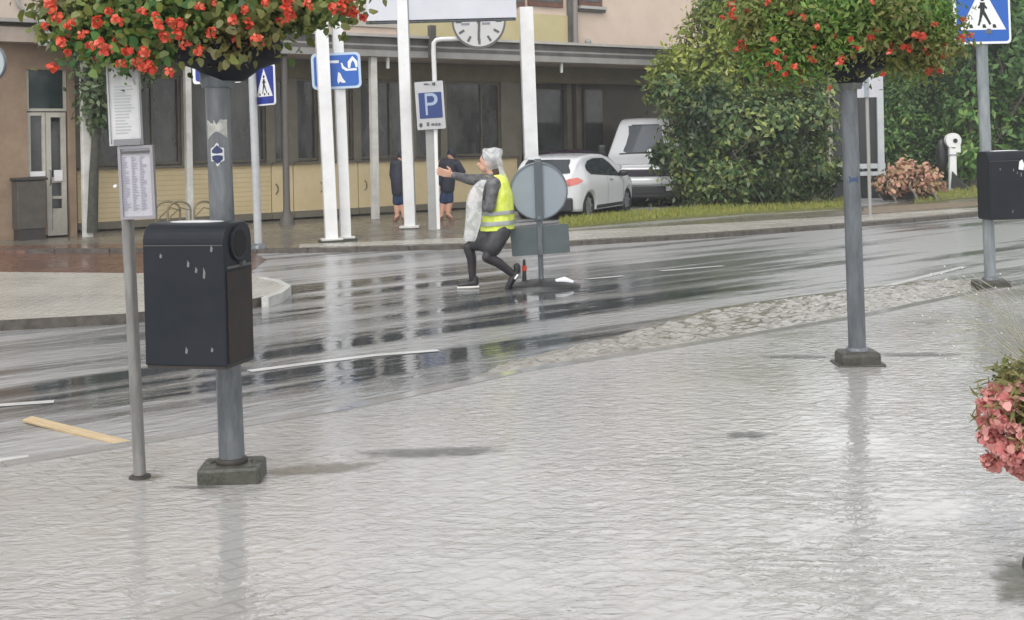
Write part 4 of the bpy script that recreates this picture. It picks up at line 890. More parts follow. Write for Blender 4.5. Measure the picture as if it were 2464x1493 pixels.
hb.side('door_seam', [-.16, -.145], [(-1, .30)], [(1, .92)], seam, push=.004); hb.side('door_seam', [.86, .875], [(0, .30), (2, .30)], [(0, .90), (2, .90)], seam, push=.004)
hb.side('door_handle', [-.02, .16], [(-1, .83)], [(1, .865)], hub, push=.02); hb.side('sill_trim', [-.85 + i * .1 for i in range(18)], [(-2, .22)], [(2, .30)], plas, push=.006)
hb.side('tail_light', [-1.93 + i * .05 for i in range(8)], [(-1.93, .76), (-1.58, .86)], [(-1.93, .92), (-1.75, .95), (-1.58, .88)], tail, push=.010)
hb.part('rear_light', MB().box((-1.945, -.56, .84), (.06, .16, .13)), tail, .02); hb.part('rear_light', MB().box((-1.945, .56, .84), (.06, .16, .13)), tail, .02)
ys = [i / 6 for i in range(-6, 7)]
hb.part('rear_window', front_sheet([(-1.895, 1.03), (-1.82, 1.10), (-1.70, 1.225), (-1.58, 1.325)], ys, lambda z: .62 - (z - 1.05) * .40, (-.020, .020, -.6)), cgl)
hb.part('windscreen', front_sheet([(1.15, 1.03), (.9, 1.165), (.65, 1.30), (.48, 1.395)], ys, lambda z: .76 - (z - 1.0) * .35, (.0, .018, 1)), cgl)
hb.part('rear_bumper', MB().box((-1.955, 0, .36), (.14, 1.42, .30)), plas, .04); hb.part('number_plate', MB().box((-2.035, 0, .52), (.02, .50, .11)), white)
hb.part('rear_wiper', MB().tube([(-1.87, .1, 1.09), (-1.80, -.25, 1.19)], .012, 6), plas)
for sg in (-1, 1): hb.part('door_mirror', MB().ell((.72, sg * .93, .98), (.09, .12, .08), 14), plas)
hb.part('aerial', MB().tube([(-1.35, 0, 1.43), (-1.5, 0, 1.62)], .006, 6), plas)

# van, facing the camera
hd = R_(188); fv = P(1550, 470, 29.6); loc = Vector((fv.x - 2.35 * math.sin(hd), fv.y - 2.35 * math.cos(hd), ZF))
vn = Car('parked_van', loc, hd, 1.0, 'tall white van facing the road, half hidden by the leafy bush', 'van', 'vehicles parked in front of the shop',
         [(-2.35, 1.95), (-2.25, 2.05), (.0, 2.10), (.35, 2.06), (.62, 1.95), (1.42, 1.27), (1.6, 1.18), (2.22, .98), (2.36, .70)],
         [(-2.35, .86), (-2.1, .93), (1.6, .93), (2.1, .88), (2.36, .74)], [(-2.35, .3), (2.2, .24), (2.36, .3)], 1.12, .30, carwhite)
vn.body(); vn.arches((-1.45, 1.45), .33)
vn.part('windscreen', front_sheet([(1.45, 1.25), (1.20, 1.455), (.92, 1.69), (.68, 1.90)], ys, lambda z: .86 - (z - 1.2) * .28, (.03, .012, 1.5)), mat('windscreen_glass', (.09, .10, .115), .08, spec=.8))
vn.part('windscreen_edge', front_sheet([(1.51, 1.215), (1.20, 1.455), (.92, 1.69), (.64, 1.935)], ys, lambda z: .89 - (z - 1.2) * .28, (.018, .004, 1.5)), plas)
vn.part('dashboard_paper', MB().add([(1.50, .35, 1.275), (1.50, .02, 1.275), (1.40, .12, 1.36), (1.43, .26, 1.34)], [(0, 1, 2, 3)]), white)
vn.part('grille', MB().box((2.36, 0, .80), (.05, 1.20, .17)), mat('grille_dark', (.02, .012, .025), .4), .02); vn.part('lower_grille', MB().box((2.37, 0, .40), (.06, 1.0, .18)), plas, .02)
vn.part('front_bumper', MB().box((2.37, 0, .60), (.16, 1.5, .17)), carwhite, .05); vn.part('bumper_skirt', MB().box((2.33, 0, .30), (.12, 1.5, .16)), plas, .03)
for sg in (-1, 1):
    vn.part('head_light', MB().ell((2.17, sg * .64, .92), (.17, .15, .10), 16), hlamp); vn.part('door_mirror', MB().box((1.1, sg * 1.04, 1.33), (.12, .20, .26)), plas, .05)
vn.part('bonnet_crease', MB().tube([(2.28, -.6, 1.0), (2.30, 0, 1.01), (2.28, .6, 1.0)], .012, 6), hub); vn.part('wiper', MB().tube([(1.53, -.6, 1.24), (1.50, .1, 1.27)], .014, 6), plas)
vn.side('side_window', [.1 + i * .1 for i in range(11)], [(0, 1.22)], [(.1, 1.80), (.6, 1.80), (1.15, 1.35)], cgl)
# dark car just showing its roof behind the hatchback
loc = P(1385, 400, 32.3); loc.z = ZF
dk = Car('parked_car', loc, R_(62), .93, 'dark plum coloured car showing only its roof behind the white hatchback', 'car', 'vehicles parked in front of the shop', hb.top, hb.wid, hb.zb, .92, .30, mat('car_plum', (.03, .012, .03), .3, coat=.5))
dk.body(); dk.arches((-1.22, 1.28), .31)
dk.side('side_window', [x for x in xs if x <= -.18], [(-1.27, 1.13), (-1.1, 1.03), (.7, .93)], [(-1.27, 1.16), (-1.05, 1.28), (-.65, 1.33), (-.1, 1.335)], cgl)
dk.side('front_side_window', [-.12 + i * .062 for i in range(14)], [(-.2, .975), (.7, .93)], [(-.2, 1.335), (.0, 1.32), (.30, 1.20), (.69, .95)], cgl)

# ================================================================ PEOPLE
skin = mat('skin', (.55, .30, .21), .5, col2=(.62, .36, .26), scale=9)
def hand(mb, wrist, tip, side, s=1., curl=.25):
    """palm, four fingers and a thumb; side = direction the thumb points"""
    wrist = Vector(wrist); tip = Vector(tip); ax = (tip - wrist).normalized(); side = Vector(side); side = (side - ax * side.dot(ax)).normalized(); nn = ax.cross(side)
    L = .18 * s; pe = wrist + ax * L * .5
    for k in (-1, -.33, .33, 1): mb.cap(wrist + side * .012 * k * s, pe + side * .030 * k * s, .016 * s, .014 * s, 8)
    for k, l in ((1, .075), (.36, .083), (-.3, .078), (-.95, .06)):
        b = pe + side * .031 * k * s; m1 = b + (ax + nn * curl * .5 + side * .10 * k).normalized() * l * .5 * s; m2 = m1 + (ax + nn * curl * 1.6 + side * .08 * k).normalized() * l * .55 * s
        mb.cap(b, m1, .0105 * s, .0095 * s, 8); mb.cap(m1, m2, .0095 * s, .008 * s, 8)
    b = wrist + ax * L * .15 + side * .02 * s; m1 = b + (ax * .6 + side).normalized() * .04 * s; m2 = m1 + (ax + side * .5 + nn * curl).normalized() * .035 * s
    mb.cap(b, m1, .014 * s, .012 * s, 8); mb.cap(m1, m2, .012 * s, .009 * s, 8)
def chain(mb, pts, rs, n=14):
    for a, b, r0, r1 in zip(pts[:-1], pts[1:], rs[:-1], rs[1:]): mb.cap(a, b, r0, r1, n)
YP = G(1137, 696, ZR).y
Q = lambda u, v, d=0.: P(u, v, YP + d)
root = thing('person', Q(1165, 700) * 1, 'person in yellow reflective vest and clear hooded rain cape, lunging with arms stretched forward', 'person')
root.location.z = ZR; root.matrix_basis = Matrix.Translation((root.location.x, YP, ZR))
def pb_(name, mb, m_, vox=.012, it=4):
    o = mb.build(name, m_, root, world=True); return fuse(o, vox, it) if vox else o
# joints (near side = the person's left, towards the camera)
head = Q(1172, 391); neck = Q(1183, 420); chest = Q(1190, 455); waist = Q(1190, 512); pel = Q(1196, 556)
shN, shF = Q(1188, 444, -.20), Q(1172, 436, .17)
elN, wrN, fiN = Q(1178, 500, -.25), Q(1152, 488, -.16), Q(1142, 478, -.10)
elF, wrF, fiF = Q(1128, 432, .10), Q(1090, 422, .02), Q(1058, 414, .0)
hipN, hipF = Q(1204, 558, -.10), Q(1188, 558, .10)
knF, anF = Q(1127, 597, .06), Q(1137, 670, .06)
knN, anN = Q(1172, 620, -.16), Q(1234, 660, -.08)
b = MB()
b.ell(head, (.084, .072, .106), 18, rot=Matrix.Rotation(-.25, 3, 'Y')); b.ell(head + Vector((-.035, 0, -.055)), (.055, .055, .06), 14)
b.cap(head + Vector((-.083, 0, .0)), head + Vector((-.104, 0, -.028)), .011, .015, 8); b.cap(head + Vector((-.083, 0, -.058)), head + Vector((-.080, 0, -.072)), .014, .013, 8)
for sg in (-1, 1): b.ell(head + Vector((.012, sg * .078, -.01)), (.018, .012, .028), 10)
chain(b, [head + Vector((.02, 0, -.06)), neck, chest], [.052, .055, .10]); b.cap(shN, shF, .065, .065)
chain(b, [chest, waist, pel], [.13, .12, .13])
chain(b, [shN, elN, wrN], [.055, .042, .030]); chain(b, [shF, elF, wrF], [.055, .040, .029])
hand(b, wrN, fiN, (0, .2, 1), 1.0); hand(b, wrF, fiF, (0, -.3, 1), 1.12, .1)
for h_, k_, a_ in ((hipN, knN, anN), (hipF, knF, anF)): chain(b, [h_, k_, k_.lerp(a_, .35) + Vector((.02, 0, .01)), a_], [.080, .055, .052, .036])
pb_('body', b, skin, .0075, 3)
e = MB()
for sg in (-1, 1): e.ell(head + Vector((-.082, sg * .032, .012)), (.008, .012, .008), 8)
e.build('eye', mat('eye_dark', (.02, .015, .012), .2), root, world=True)
pb_('mouth', MB().cap(head + Vector((-.094, -.018, -.063)), head + Vector((-.094, .018, -.063)), .005, .005, 6), mat('lips', (.40, .14, .12), .5), 0)
# knitted hat
hat = mat('knit_grey', (.10, .10, .10), .8, col2=(.34, .34, .33), scale=30, bump=.6)
b = MB(); b.ell(head + Vector((.022, 0, .042)), (.095, .085, .088), 18); pb_('knitted_hat', b, hat, .01, 3)
pb_('hair', MB().cap(head + Vector((.07, -.02, -.03)), neck + Vector((.05, -.02, .0)), .05, .04), mat('hair_brown', (.07, .045, .03), .6), .012)
# jacket
jm = mat('grey_jacket', (.055, .055, .06), .6, col2=(.16, .155, .16), scale=16, bump=.3)
b = MB(); chain(b, [neck + Vector((.0, 0, -.03)), chest, waist, pel + Vector((0, 0, .05))], [.07, .145, .145, .155]); b.cap(shN, shF, .085, .085)
chain(b, [shN, elN, wrN.lerp(elN, .12)], [.075, .060, .042]); chain(b, [shF, elF, wrF.lerp(elF, .06)], [.085, .062, .044])
pb_('jacket', b, jm)
# leggings, skirt
lg = mat('black_leggings', (.014, .012, .014), .5, col2=(.03, .026, .03), scale=9)
b = MB()
for h_, k_, a_ in ((hipN, knN, anN), (hipF, knF, anF)):
    mid = k_.lerp(a_, .35) + Vector((.02, 0, .01)); chain(b, [h_, h_.lerp(k_, .5), k_, mid, a_], [.095, .078, .062, .058, .042])
pb_('leggings', b, lg)
sk = mat('dark_skirt', (.02, .02, .022), .6, col2=(.055, .055, .06), scale=8, bump=.3)
b = MB(); b.ell(pel + Vector((0, 0, .0)), (.160, .17, .12), 20)
for h_, k_ in ((hipN, knN), (hipF, knF)): chain(b, [h_, h_.lerp(k_, .62)], [.120, .108])
b.cap(pel, Q(1150, 584), .13, .095); b.cap(hipN.lerp(knN, .55), hipF.lerp(knF, .62), .10, .10); pb_('skirt', b, sk)
# shoes
def shoe(heel, toe, up, name='shoe'):
    heel, toe, up = Vector(heel), Vector(toe), Vector(up).normalized(); b = MB(); m1 = heel.lerp(toe, .5)
    chain(b, [heel + up * .03, m1 + up * .028, toe + up * .012], [.040, .042, .034]); b.cap(heel + up * .04, heel + up * .085, .042, .040)
    o = pb_(name, b, mat('black_shoe', (.012, .012, .014), .45), .008, 3)
    s_ = MB(); ax = (toe - heel).normalized(); sd = ax.cross(up); pts = []
    for k in range(13):
        t = k / 12; w_ = .040 + .010 * math.sin(t * math.pi) - .014 * t; pts.append((t, w_))
    q0 = [heel - ax * .04 + ax * ((toe - heel).length + .075) * t for t, w_ in pts]
    rows = [[q + sd * w_ - up * .018, q + sd * w_ + up * .006, q - sd * w_ + up * .006, q - sd * w_ - up * .018] for q, (t, w_) in zip(q0, pts)]
    s_.grid(rows, closed=True); s_.add(rows[0], [(0, 1, 2, 3)]); s_.add(rows[-1], [(3, 2, 1, 0)]); so_ = s_.build('sole', mat('white_sole', (.62, .61, .58), .5), root, world=True, normals=True)
    m3 = o.matrix_world; so_.parent = o; return o
shoe((anF.x + .03, anF.y, ZR + .025), (anF.x - .14, anF.y - .02, ZR + .022), (0, 0, 1))
shoe(anN + Vector((.055, 0, -.0)), Q(1222, 696, -.08), (-.1, .0, 1)); 
pb_('trainer_stripe', MB().tube([anN + Vector((.06, -.045, .0)), anN + Vector((.02, -.05, -.05))], .012, 8), white, 0)
# vest: elliptical rings from shoulders to hem
vy = mat('vest_yellow', (.62, .74, .06), .6, col2=(.80, .88, .20), scale=11, bump=.8, bscale=18); vs_ = mat('vest_silver', (.34, .36, .36), .35, .3)
def ring(c, rx, ry, a0=0, a1=2 * math.pi, n=40, tilt=0., wav=.0, seed=0.):
    out = []
    for k in range(n + (0 if abs(a1 - a0 - 2 * math.pi) < 1e-6 else 1)):
        a = a0 + (a1 - a0) * k / n; w_ = 1 + wav * mn.noise(Vector((math.cos(a) * 3, math.sin(a) * 3, seed + c.z * 4)))
        out.append(c + Vector((rx * w_ * math.cos(a), ry * w_ * math.sin(a), tilt * math.cos(a))))
    return out
prof = [(1200, 420, .07, .09), (1199, 429, .095, .145), (1199, 440, .115, .195), (1200, 462, .145, .205), (1201, 480, .155, .205), (1200, 500, .165, .20), (1199, 520, .175, .20), (1198, 536, .185, .205), (1197, 553, .19, .21)]
rows = [ring(Q(u, v), rx, ry, tilt=.01, wav=.10, seed=k * .2) for k, (u, v, rx, ry) in enumerate(prof)]
v_ = MB().grid(rows, closed=True).build('reflective_vest', vy, root, world=True, normals=True)
md = v_.modifiers.new('s', 'SUBSURF'); md.levels = md.render_levels = 1
for va, vb in ((506, 515), (530, 540)):
    def rr_(v, e):
        for (p0, p1) in zip(prof[:-1], prof[1:]):
            if p0[1] <= v <= p1[1]: t = (v - p0[1]) / (p1[1] - p0[1]); return ring(Q(p0[0] + (p1[0] - p0[0]) * t, v + 1.0), p0[2] + (p1[2] - p0[2]) * t + e, p0[3] + (p1[3] - p0[3]) * t + e, tilt=.01, wav=.10, seed=0.3)
    bnd = MB().grid([rr_(va, .020), rr_((va + vb) / 2, .022), rr_(vb, .020)], closed=True).build('silver_band', vs_, root, world=True, normals=True); bnd.parent = v_
# near sleeve over the vest is the jacket arm (already in front); clear rain cape: open shell at the front and a hood
cape = mat('clear_plastic', (.86, .87, .88), .2, bump=.9, bscale=16, trans=.45)
_n = cape.node_tree; _b = _n.nodes['Principled BSDF']; _z = _n.nodes.new('ShaderNodeTexNoise'); _z.inputs['Scale'].default_value = 6; _z.inputs['Detail'].default_value = 4; _z.inputs['Distortion'].default_value = 1.5
_c = _n.nodes.new('ShaderNodeTexCoord'); _n.links.new(_c.outputs['Object'], _z.inputs[0]); _r = _n.nodes.new('ShaderNodeMapRange'); _r.inputs['From Min'].default_value = .42; _r.inputs['From Max'].default_value = .6; _r.inputs['To Min'].default_value = .42; _r.inputs['To Max'].default_value = .92
_n.links.new(_z.outputs[0], _r.inputs[0]); _o = [x for x in _n.nodes if x.type == 'OUTPUT_MATERIAL'][0]; _src = _o.inputs[0].links[0].from_socket; _t = _n.nodes.new('ShaderNodeBsdfTransparent'); _m = _n.nodes.new('ShaderNodeMixShader')
_n.links.new(_r.outputs[0], _m.inputs[0]); _n.links.new(_t.outputs[0], _m.inputs[1]); _n.links.new(_src, _m.inputs[2]); _n.links.new(_m.outputs[0], _o.inputs[0])
rows = []
for k, (u, v, rx, ry) in enumerate([(1176, 432, .09, .17), (1170, 445, .15, .24), (1168, 470, .20, .27), (1167, 500, .215, .26), (1166, 530, .21, .26), (1158, 556, .19, .25), (1150, 578, .16, .22)]):
    rows.append(ring(Q(u, v), rx, ry, R_(98), R_(262), 26, wav=.24, seed=k * .5))
cp = MB().grid(rows).build('rain_cape', cape, root, world=True); md = cp.modifiers.new('s', 'SUBSURF'); md.levels = md.render_levels = 1
rows = []
hc = head + Vector((.03, 0, .02))
for k in range(9):
    t = k / 8; a = -1.0 + 2.35 * t
    cx = hc + Vector((-.06 + .19 * t, 0, 0)); r = .135 - .015 * math.cos(a * 1.2) - (.05 * max(0, t - .6) / .4)
    rows.append([cx + Vector((.02 * math.sin(b_ * 2), r * math.cos(b_) * .92, r * math.sin(b_) * (1.08 + .25 * max(0, math.sin(b_)) * t ** 2) + .02 * t)) for b_ in [R_(-60 + 300 * j / 18) for j in range(19)]])
mb = MB().grid(rows); mb.add(rows[-1], [tuple(range(19))], 0, True); hd_ = mb.build('rain_hood', cape, root, world=True); md = hd_.modifiers.new('s', 'SUBSURF'); md.levels = md.render_levels = 1
rows = [ring(Q(1196 + k * 3, 400 + k * 13), .06 + .01 * k, .12, R_(-80), R_(80), 12, wav=.2, seed=k * .5) for k in range(4)]
MB().grid(rows).build('hood_drape', cape, root, world=True)
lv_ = mat('pale_strap', (.5, .5, .5), .5)
pb_('lanyard', MB().tube([Q(1168, 424, -.10), Q(1186, 430, -.14), Q(1204, 436, -.13), Q(1216, 456, -.12)], .012, 8), mat('collar_olive', (.18, .19, .10), .7), 0)

# two people in dark clothes hurrying away behind the posts
navyj = mat('navy_jacket', (.010, .012, .022), .6, col2=(.022, .026, .045), scale=6); bsh = mat('blue_shorts', (.015, .035, .09), .6); shoeb = mat('red_brown_shoe', (.16, .07, .05), .6)
def walker(label, us, Yw, f, lean_):
    """us: pixel joints of the figure"""
    Q2 = lambda k, d=0.: P(us[k][0], us[k][1], Yw + d); r0 = Q2('f1'); root = thing('person', Vector((r0.x, Yw, ZF)), label, 'person')
    def pb2(name, mb, m_, vox=.016, it=3): o = mb.build(name, m_, root, world=True); return fuse(o, vox, it) if vox else o
    H_, N2, W2, P2 = Q2('head'), Q2('neck'), Q2('waist'), Q2('pelvis')
    b = MB(); b.ell(H_, (.085, .095, .115), 14); chain(b, [H_, N2, W2, P2], [.06, .07, .12, .13])
    for s_ in ('l', 'r'):
        sh_ = Q2('sh' + s_, 0); chain(b, [N2, sh_, Q2('el' + s_), Q2('wr' + s_)], [.06, .06, .045, .035]); wv = Q2('wr' + s_); hand(b, wv, wv + (wv - Q2('el' + s_)), (0, -1, 0), 1.0)
    for s_ in ('1', '2'):
        chain(b, [P2, Q2('k' + s_), Q2('a' + s_)], [.10, .065, .045]); b.cap(Q2('a' + s_), Q2('f' + s_, -.02), .045, .04)
    pb2('body', b, skin); j = MB(); chain(j, [N2, W2, P2], [.10, .15, .15]); j.cap(Q2('shl'), Q2('shr'), .08, .08)
    for s_ in ('l', 'r'): chain(j, [Q2('sh' + s_), Q2('el' + s_), Q2('wr' + s_).lerp(Q2('el' + s_), .25)], [.10, .075, .06])
    pb2('jacket', j, navyj); hh = MB(); hh.ell(H_ + Vector((.01, .01, .02)), (.10, .11, .12), 14); pb2('hood', hh, navyj)
    s3 = MB()
    for s_ in ('1', '2'): chain(s3, [P2, P2.lerp(Q2('k' + s_), .8)], [.13, .095])
    pb2('shorts', s3, bsh)
    for s_ in ('1', '2'): h2 = MB(); h2.cap(Q2('a' + s_, -.0) - Vector((0, 0, .03)), Q2('f' + s_, -.03), .05, .042); pb2('shoe', h2, shoeb, .012)
walker('person in dark jacket and blue shorts with bare calves, behind the parking sign post',
       dict(head=(1086, 373), neck=(1083, 390), waist=(1079, 425), pelvis=(1076, 455), shl=(1068, 394), shr=(1098, 396), ell=(1057, 420), wrl=(1060, 446), elr=(1112, 414), wrr=(1099, 408),
            k1=(1066, 490), a1=(1062, 520), f1=(1058, 533), k2=(1082, 488), a2=(1078, 516), f2=(1090, 532)), 26.0, 1, 0)
walker('person in dark clothes almost hidden behind the left leg of the billboard',
       dict(head=(966, 380), neck=(962, 392), waist=(957, 430), pelvis=(960, 462), shl=(950, 396), shr=(972, 398), ell=(945, 420), wrl=(948, 442), elr=(978, 420), wrr=(976, 440),
            k1=(954, 492), a1=(956, 520), f1=(950, 532), k2=(968, 490), a2=(972, 522), f2=(976, 534)), 26.0, 1, 0)

# ================================================================ VEGETATION
def px_blobs(lst, Y, depth=.8):
    out = []
    for (u, v, ru, rv, *dy) in lst:
        y = Y + (dy[0] if dy else 0); k = y / F; out.append((tuple(P(u, v, y)), ru * k, ru * k * depth, rv * k))
    return out
bark = mat('bark', (.07, .06, .045), .8, col2=(.13, .115, .09), scale=12, bump=.6)
dead = mat('twig', (.10, .085, .06), .7)
def tree(name, label, cat, base, blobs, n, size, pal, grp=None, trunk=.10, cl=.28, inner=.35, aspect=.42, limbs=8, droop=.5, col2=None, scale=1.2):
    t = thing(name, base, label, cat, grp); o = Vector(base)
    lm_ = mat('leaves_' + name + str(len(MATS)), pal[0], .42, island=pal, trans=.25, col2=col2 or tuple(c * .55 for c in pal[0]), scale=scale * .6)
    p, nn = blob_points(blobs, n, inner=inner, cl_r=cl * .58, clump=n // 50); p = p - np.array(o); keep = p[:, 2] > .02; p, nn = p[keep], nn[keep]
    leaf_mesh('crown', p, nn, size, lm_, t, aspect=aspect, droop=droop)
    mb = MB(); top = Vector(blobs[0][0]) - o
    for i in range(limbs):
        c, rx, ry, rz = blobs[i % len(blobs)]; e = Vector(c) - o + Vector(rng.uniform(-.6, .6, 3)) * rx; st = Vector((rng.uniform(-.15, .15), rng.uniform(-.1, .1), 0)); md_ = st.lerp(e, .5) + Vector(rng.uniform(-.3, .3, 3)) * .5
        mb.tube([st, st.lerp(md_, .5) + Vector((0, 0, .12)), md_, e], [trunk, trunk * .8, trunk * .55, trunk * .2], 8)
        for j in range(5):
            q = md_.lerp(e, rng.uniform(0, 1)); mb.tube([q, q + Vector(rng.uniform(-1, 1, 3)) * rx * .35 + Vector((0, 0, .15)), q + Vector(rng.uniform(-1, 1, 3)) * rx * .7 + Vector((0, 0, .3))], [trunk * .25, trunk * .15, trunk * .06], 5)
    mb.build('trunk', bark, t); return t
BUSH = 'bushes and trees beyond the verge'
yg = [(.18, .28, .03), (.32, .38, .04), (.46, .48, .07), (.12, .20, .03), (.60, .60, .18)]
dg_ = [(.05, .11, .04), (.09, .17, .05), (.17, .25, .07), (.03, .075, .03), (.38, .42, .15), (.28, .34, .06)]
mg = [(.07, .19, .04), (.13, .28, .06), (.21, .38, .08), (.05, .12, .04), (.34, .47, .12)]
b0 = G(1810, 499, ZF)
tree('leafy_bush', 'big dense dark green bush in front of the van, left of the right flower pole', 'bush', b0,
     px_blobs([(1790, 330, 190, 150), (1685, 300, 75, 110), (1612, 375, 45, 38, -.6), (1650, 425, 50, 45, -.4), (1605, 220, 45, 50, -.2), (1740, 440, 110, 55, -.5), (1860, 430, 120, 60), (1950, 400, 80, 90), (1930, 270, 100, 90), (1740, 270, 90, 60)], b0.y + .3, .6), 24000, .15, dg_, BUSH, trunk=.07, limbs=14, cl=.22, aspect=.5)
b0 = G(1740, 496, ZF) + Vector((0, .8, 0))
tree('yellowing_tree', 'yellow green tree rising above the dark bush beside the pink wall', 'tree', b0,
     px_blobs([(1720, 170, 120, 90), (1800, 60, 130, 110), (1740, 40, 80, 80), (1650, 200, 70, 65), (1605, 175, 35, 40), (1650, 120, 35, 50), (1850, 150, 90, 100), (1700, 250, 100, 60, -.6)], b0.y, .7), 19000, .16, yg, BUSH, trunk=.09, limbs=12, cl=.24)
b0 = G(2190, 455, ZF) + Vector((0, 1.6, 0))
tree('broad_bush', 'mid green broad bush behind the withered flower bench', 'bush', b0,
     px_blobs([(2210, 250, 110, 120), (2180, 340, 80, 70), (2240, 330, 90, 90), (2290, 230, 80, 110), (2150, 200, 60, 80), (2230, 385, 90, 40)], b0.y, .5), 15000, .17, mg, BUSH, trunk=.06, limbs=10, cl=.24)
b0 = G(2420, 462, ZF) + Vector((0, 2.5, 0))
tree('tall_hedge_tree', 'tall green tree filling the right edge behind the crossing sign', 'tree', b0,
     px_blobs([(2420, 120, 110, 160), (2350, 250, 80, 120), (2440, 330, 90, 110), (2330, 60, 80, 100), (2470, 40, 90, 110), (2360, 380, 80, 60)], b0.y, .7), 15000, .24, mg, BUSH, trunk=.12, limbs=10, cl=.3)
b0 = G(2060, 455, ZF) + Vector((0, 6, 0))
tree('background_tree', 'dark tree standing farthest back between the two masses of bushes', 'tree', b0,
     px_blobs([(2050, 200, 190, 200), (1960, 300, 120, 130), (2120, 330, 120, 110), (1900, 80, 200, 130), (2150, 60, 200, 130), (2330, 330, 130, 110), (2420, 200, 120, 200)], b0.y, .8), 20000, .32, dg_, BUSH, trunk=.2, limbs=12, cl=.5)
# far wood behind everything
fwp = []
fm_ = mat('far_leaves', (.03, .06, .025), .6, island=[(.02, .045, .02), (.04, .08, .03), (.06, .10, .04)])
bl = [(( 14 + i * 6.5, 62 - abs(i - 2) * 2, 3 + (i % 2)), 5.5, 3.5, 5.5) for i in range(10)]
p, nn = blob_points(bl, 22000, inner=.5, cl_r=.9); p, nn = p[p[:, 2] > 0], nn[p[:, 2] > 0]
fw = leaf_mesh('far_wood', p, nn, .75, fm_, None, aspect=.6); fw['kind'] = 'stuff'
# low plants at the foot of the bush
fwm = mat('low_leaves', (.1, .14, .05), .5, island=[(.10, .15, .05), (.18, .21, .09), (.30, .31, .20), (.06, .10, .03)], trans=.2)
pp_ = in_strip([(1560, 500), (1800, 488), (2010, 476), (2110, 470)], [(1560, 494), (1800, 482), (2010, 470), (2110, 464)], ZF, 900); pp_[:, 2] += rng.uniform(0, .45, len(pp_)) ** 1.5 * .8
lp_ = leaf_mesh('ground_cover', pp_, np.tile([0, -1, .6], (len(pp_), 1)).astype(float), .15, fwm, None, aspect=.4); lp_['kind'] = 'stuff'

# street tree sapling
b0 = G(232, 566, ZF) + Vector((0, -.6, 0))
t = thing('street_tree', b0, 'slim street tree with a dark trunk between the leftmost column and the timetable', 'tree')
kY = b0.y; tp = [P(222, 560, kY), P(226, 420, kY), P(232, 300, kY), P(240, 220, kY), P(262, 160, kY)]
MB().tube([q - b0 for q in tp], [.10, .085, .07, .05, .03], 12).build('trunk', mat('dark_bark', (.04, .04, .032), .8, col2=(.075, .075, .06), scale=10, bump=.6), t)
mb = MB()
for u, v, e in ((240, 225, (200, 165)), (236, 260, (285, 185)), (240, 220, (300, 130)), (232, 290, (268, 240)), (236, 240, (330, 200))): mb.tube([P(u, v, kY) - b0, P((u + e[0]) / 2, (v + e[1]) / 2 - 8, kY + .1) - b0, P(e[0], e[1], kY - .1) - b0], [.035, .022, .008], 6)
mb.build('branches', MATS['dark_bark'], t)
sg_ = [(.05, .09, .03), (.08, .13, .045), (.11, .16, .06), (.16, .20, .10)]
p, nn = blob_points(px_blobs([(235, 220, 38, 60), (270, 190, 55, 50), (240, 275, 34, 34), (230, 150, 50, 50), (300, 160, 55, 50), (340, 120, 60, 60)], kY, .9), 3600, inner=.2, cl_r=.12)
leaf_mesh('crown', p - np.array(b0), nn, .14, mat('sapling_leaves', sg_[0], .45, island=sg_, trans=.25), t, aspect=.5, droop=.6)

# ---- flower baskets
reds = [(.66, .06, .035), (.78, .12, .06), (.85, .24, .16), (.66, .08, .02)]
def blossom(name, r, cols, k, npet=26, ball=.7):
    """a head of small five-lobed florets"""
    ps, ns = [], []
    for i in range(npet):
        d = rng.normal(0, 1, 3); d /= np.linalg.norm(d); d[2] = abs(d[2]) * .7 + d[2] * .3; ps.append(d * r * ball * rng.uniform(.5, 1)); ns.append(d)
    ps = np.array(ps); ns = np.array(ns); a = leaf_mesh(name, ps, ns, r * .62, mat('petals_' + name + str(k), cols[0], .45, island=cols, trans=.35), None, aspect=.9, nleaf=7, droop=0); C.objects.unlink(a); me = a.data; bpy.data.objects.remove(a); return me
def stems_mesh(blobs, n, r, par, m_, o, core):
    mb = MB(); core = Vector(core)
    for i in range(n):
        c, rx, ry, rz = blobs[rng.integers(len(blobs))]; d = rng.normal(0, 1, 3); d /= np.linalg.norm(d); e = Vector(np.array(c) + d * np.array([rx, ry, rz])); s_ = core + Vector(rng.uniform(-.12, .12, 3))
        mb.tube([s_ - o, s_.lerp(e, .5) + Vector((0, 0, .08)) - o, e - o], [r, r * .8, r * .4], 5)
    return mb.build('stems', m_, par)
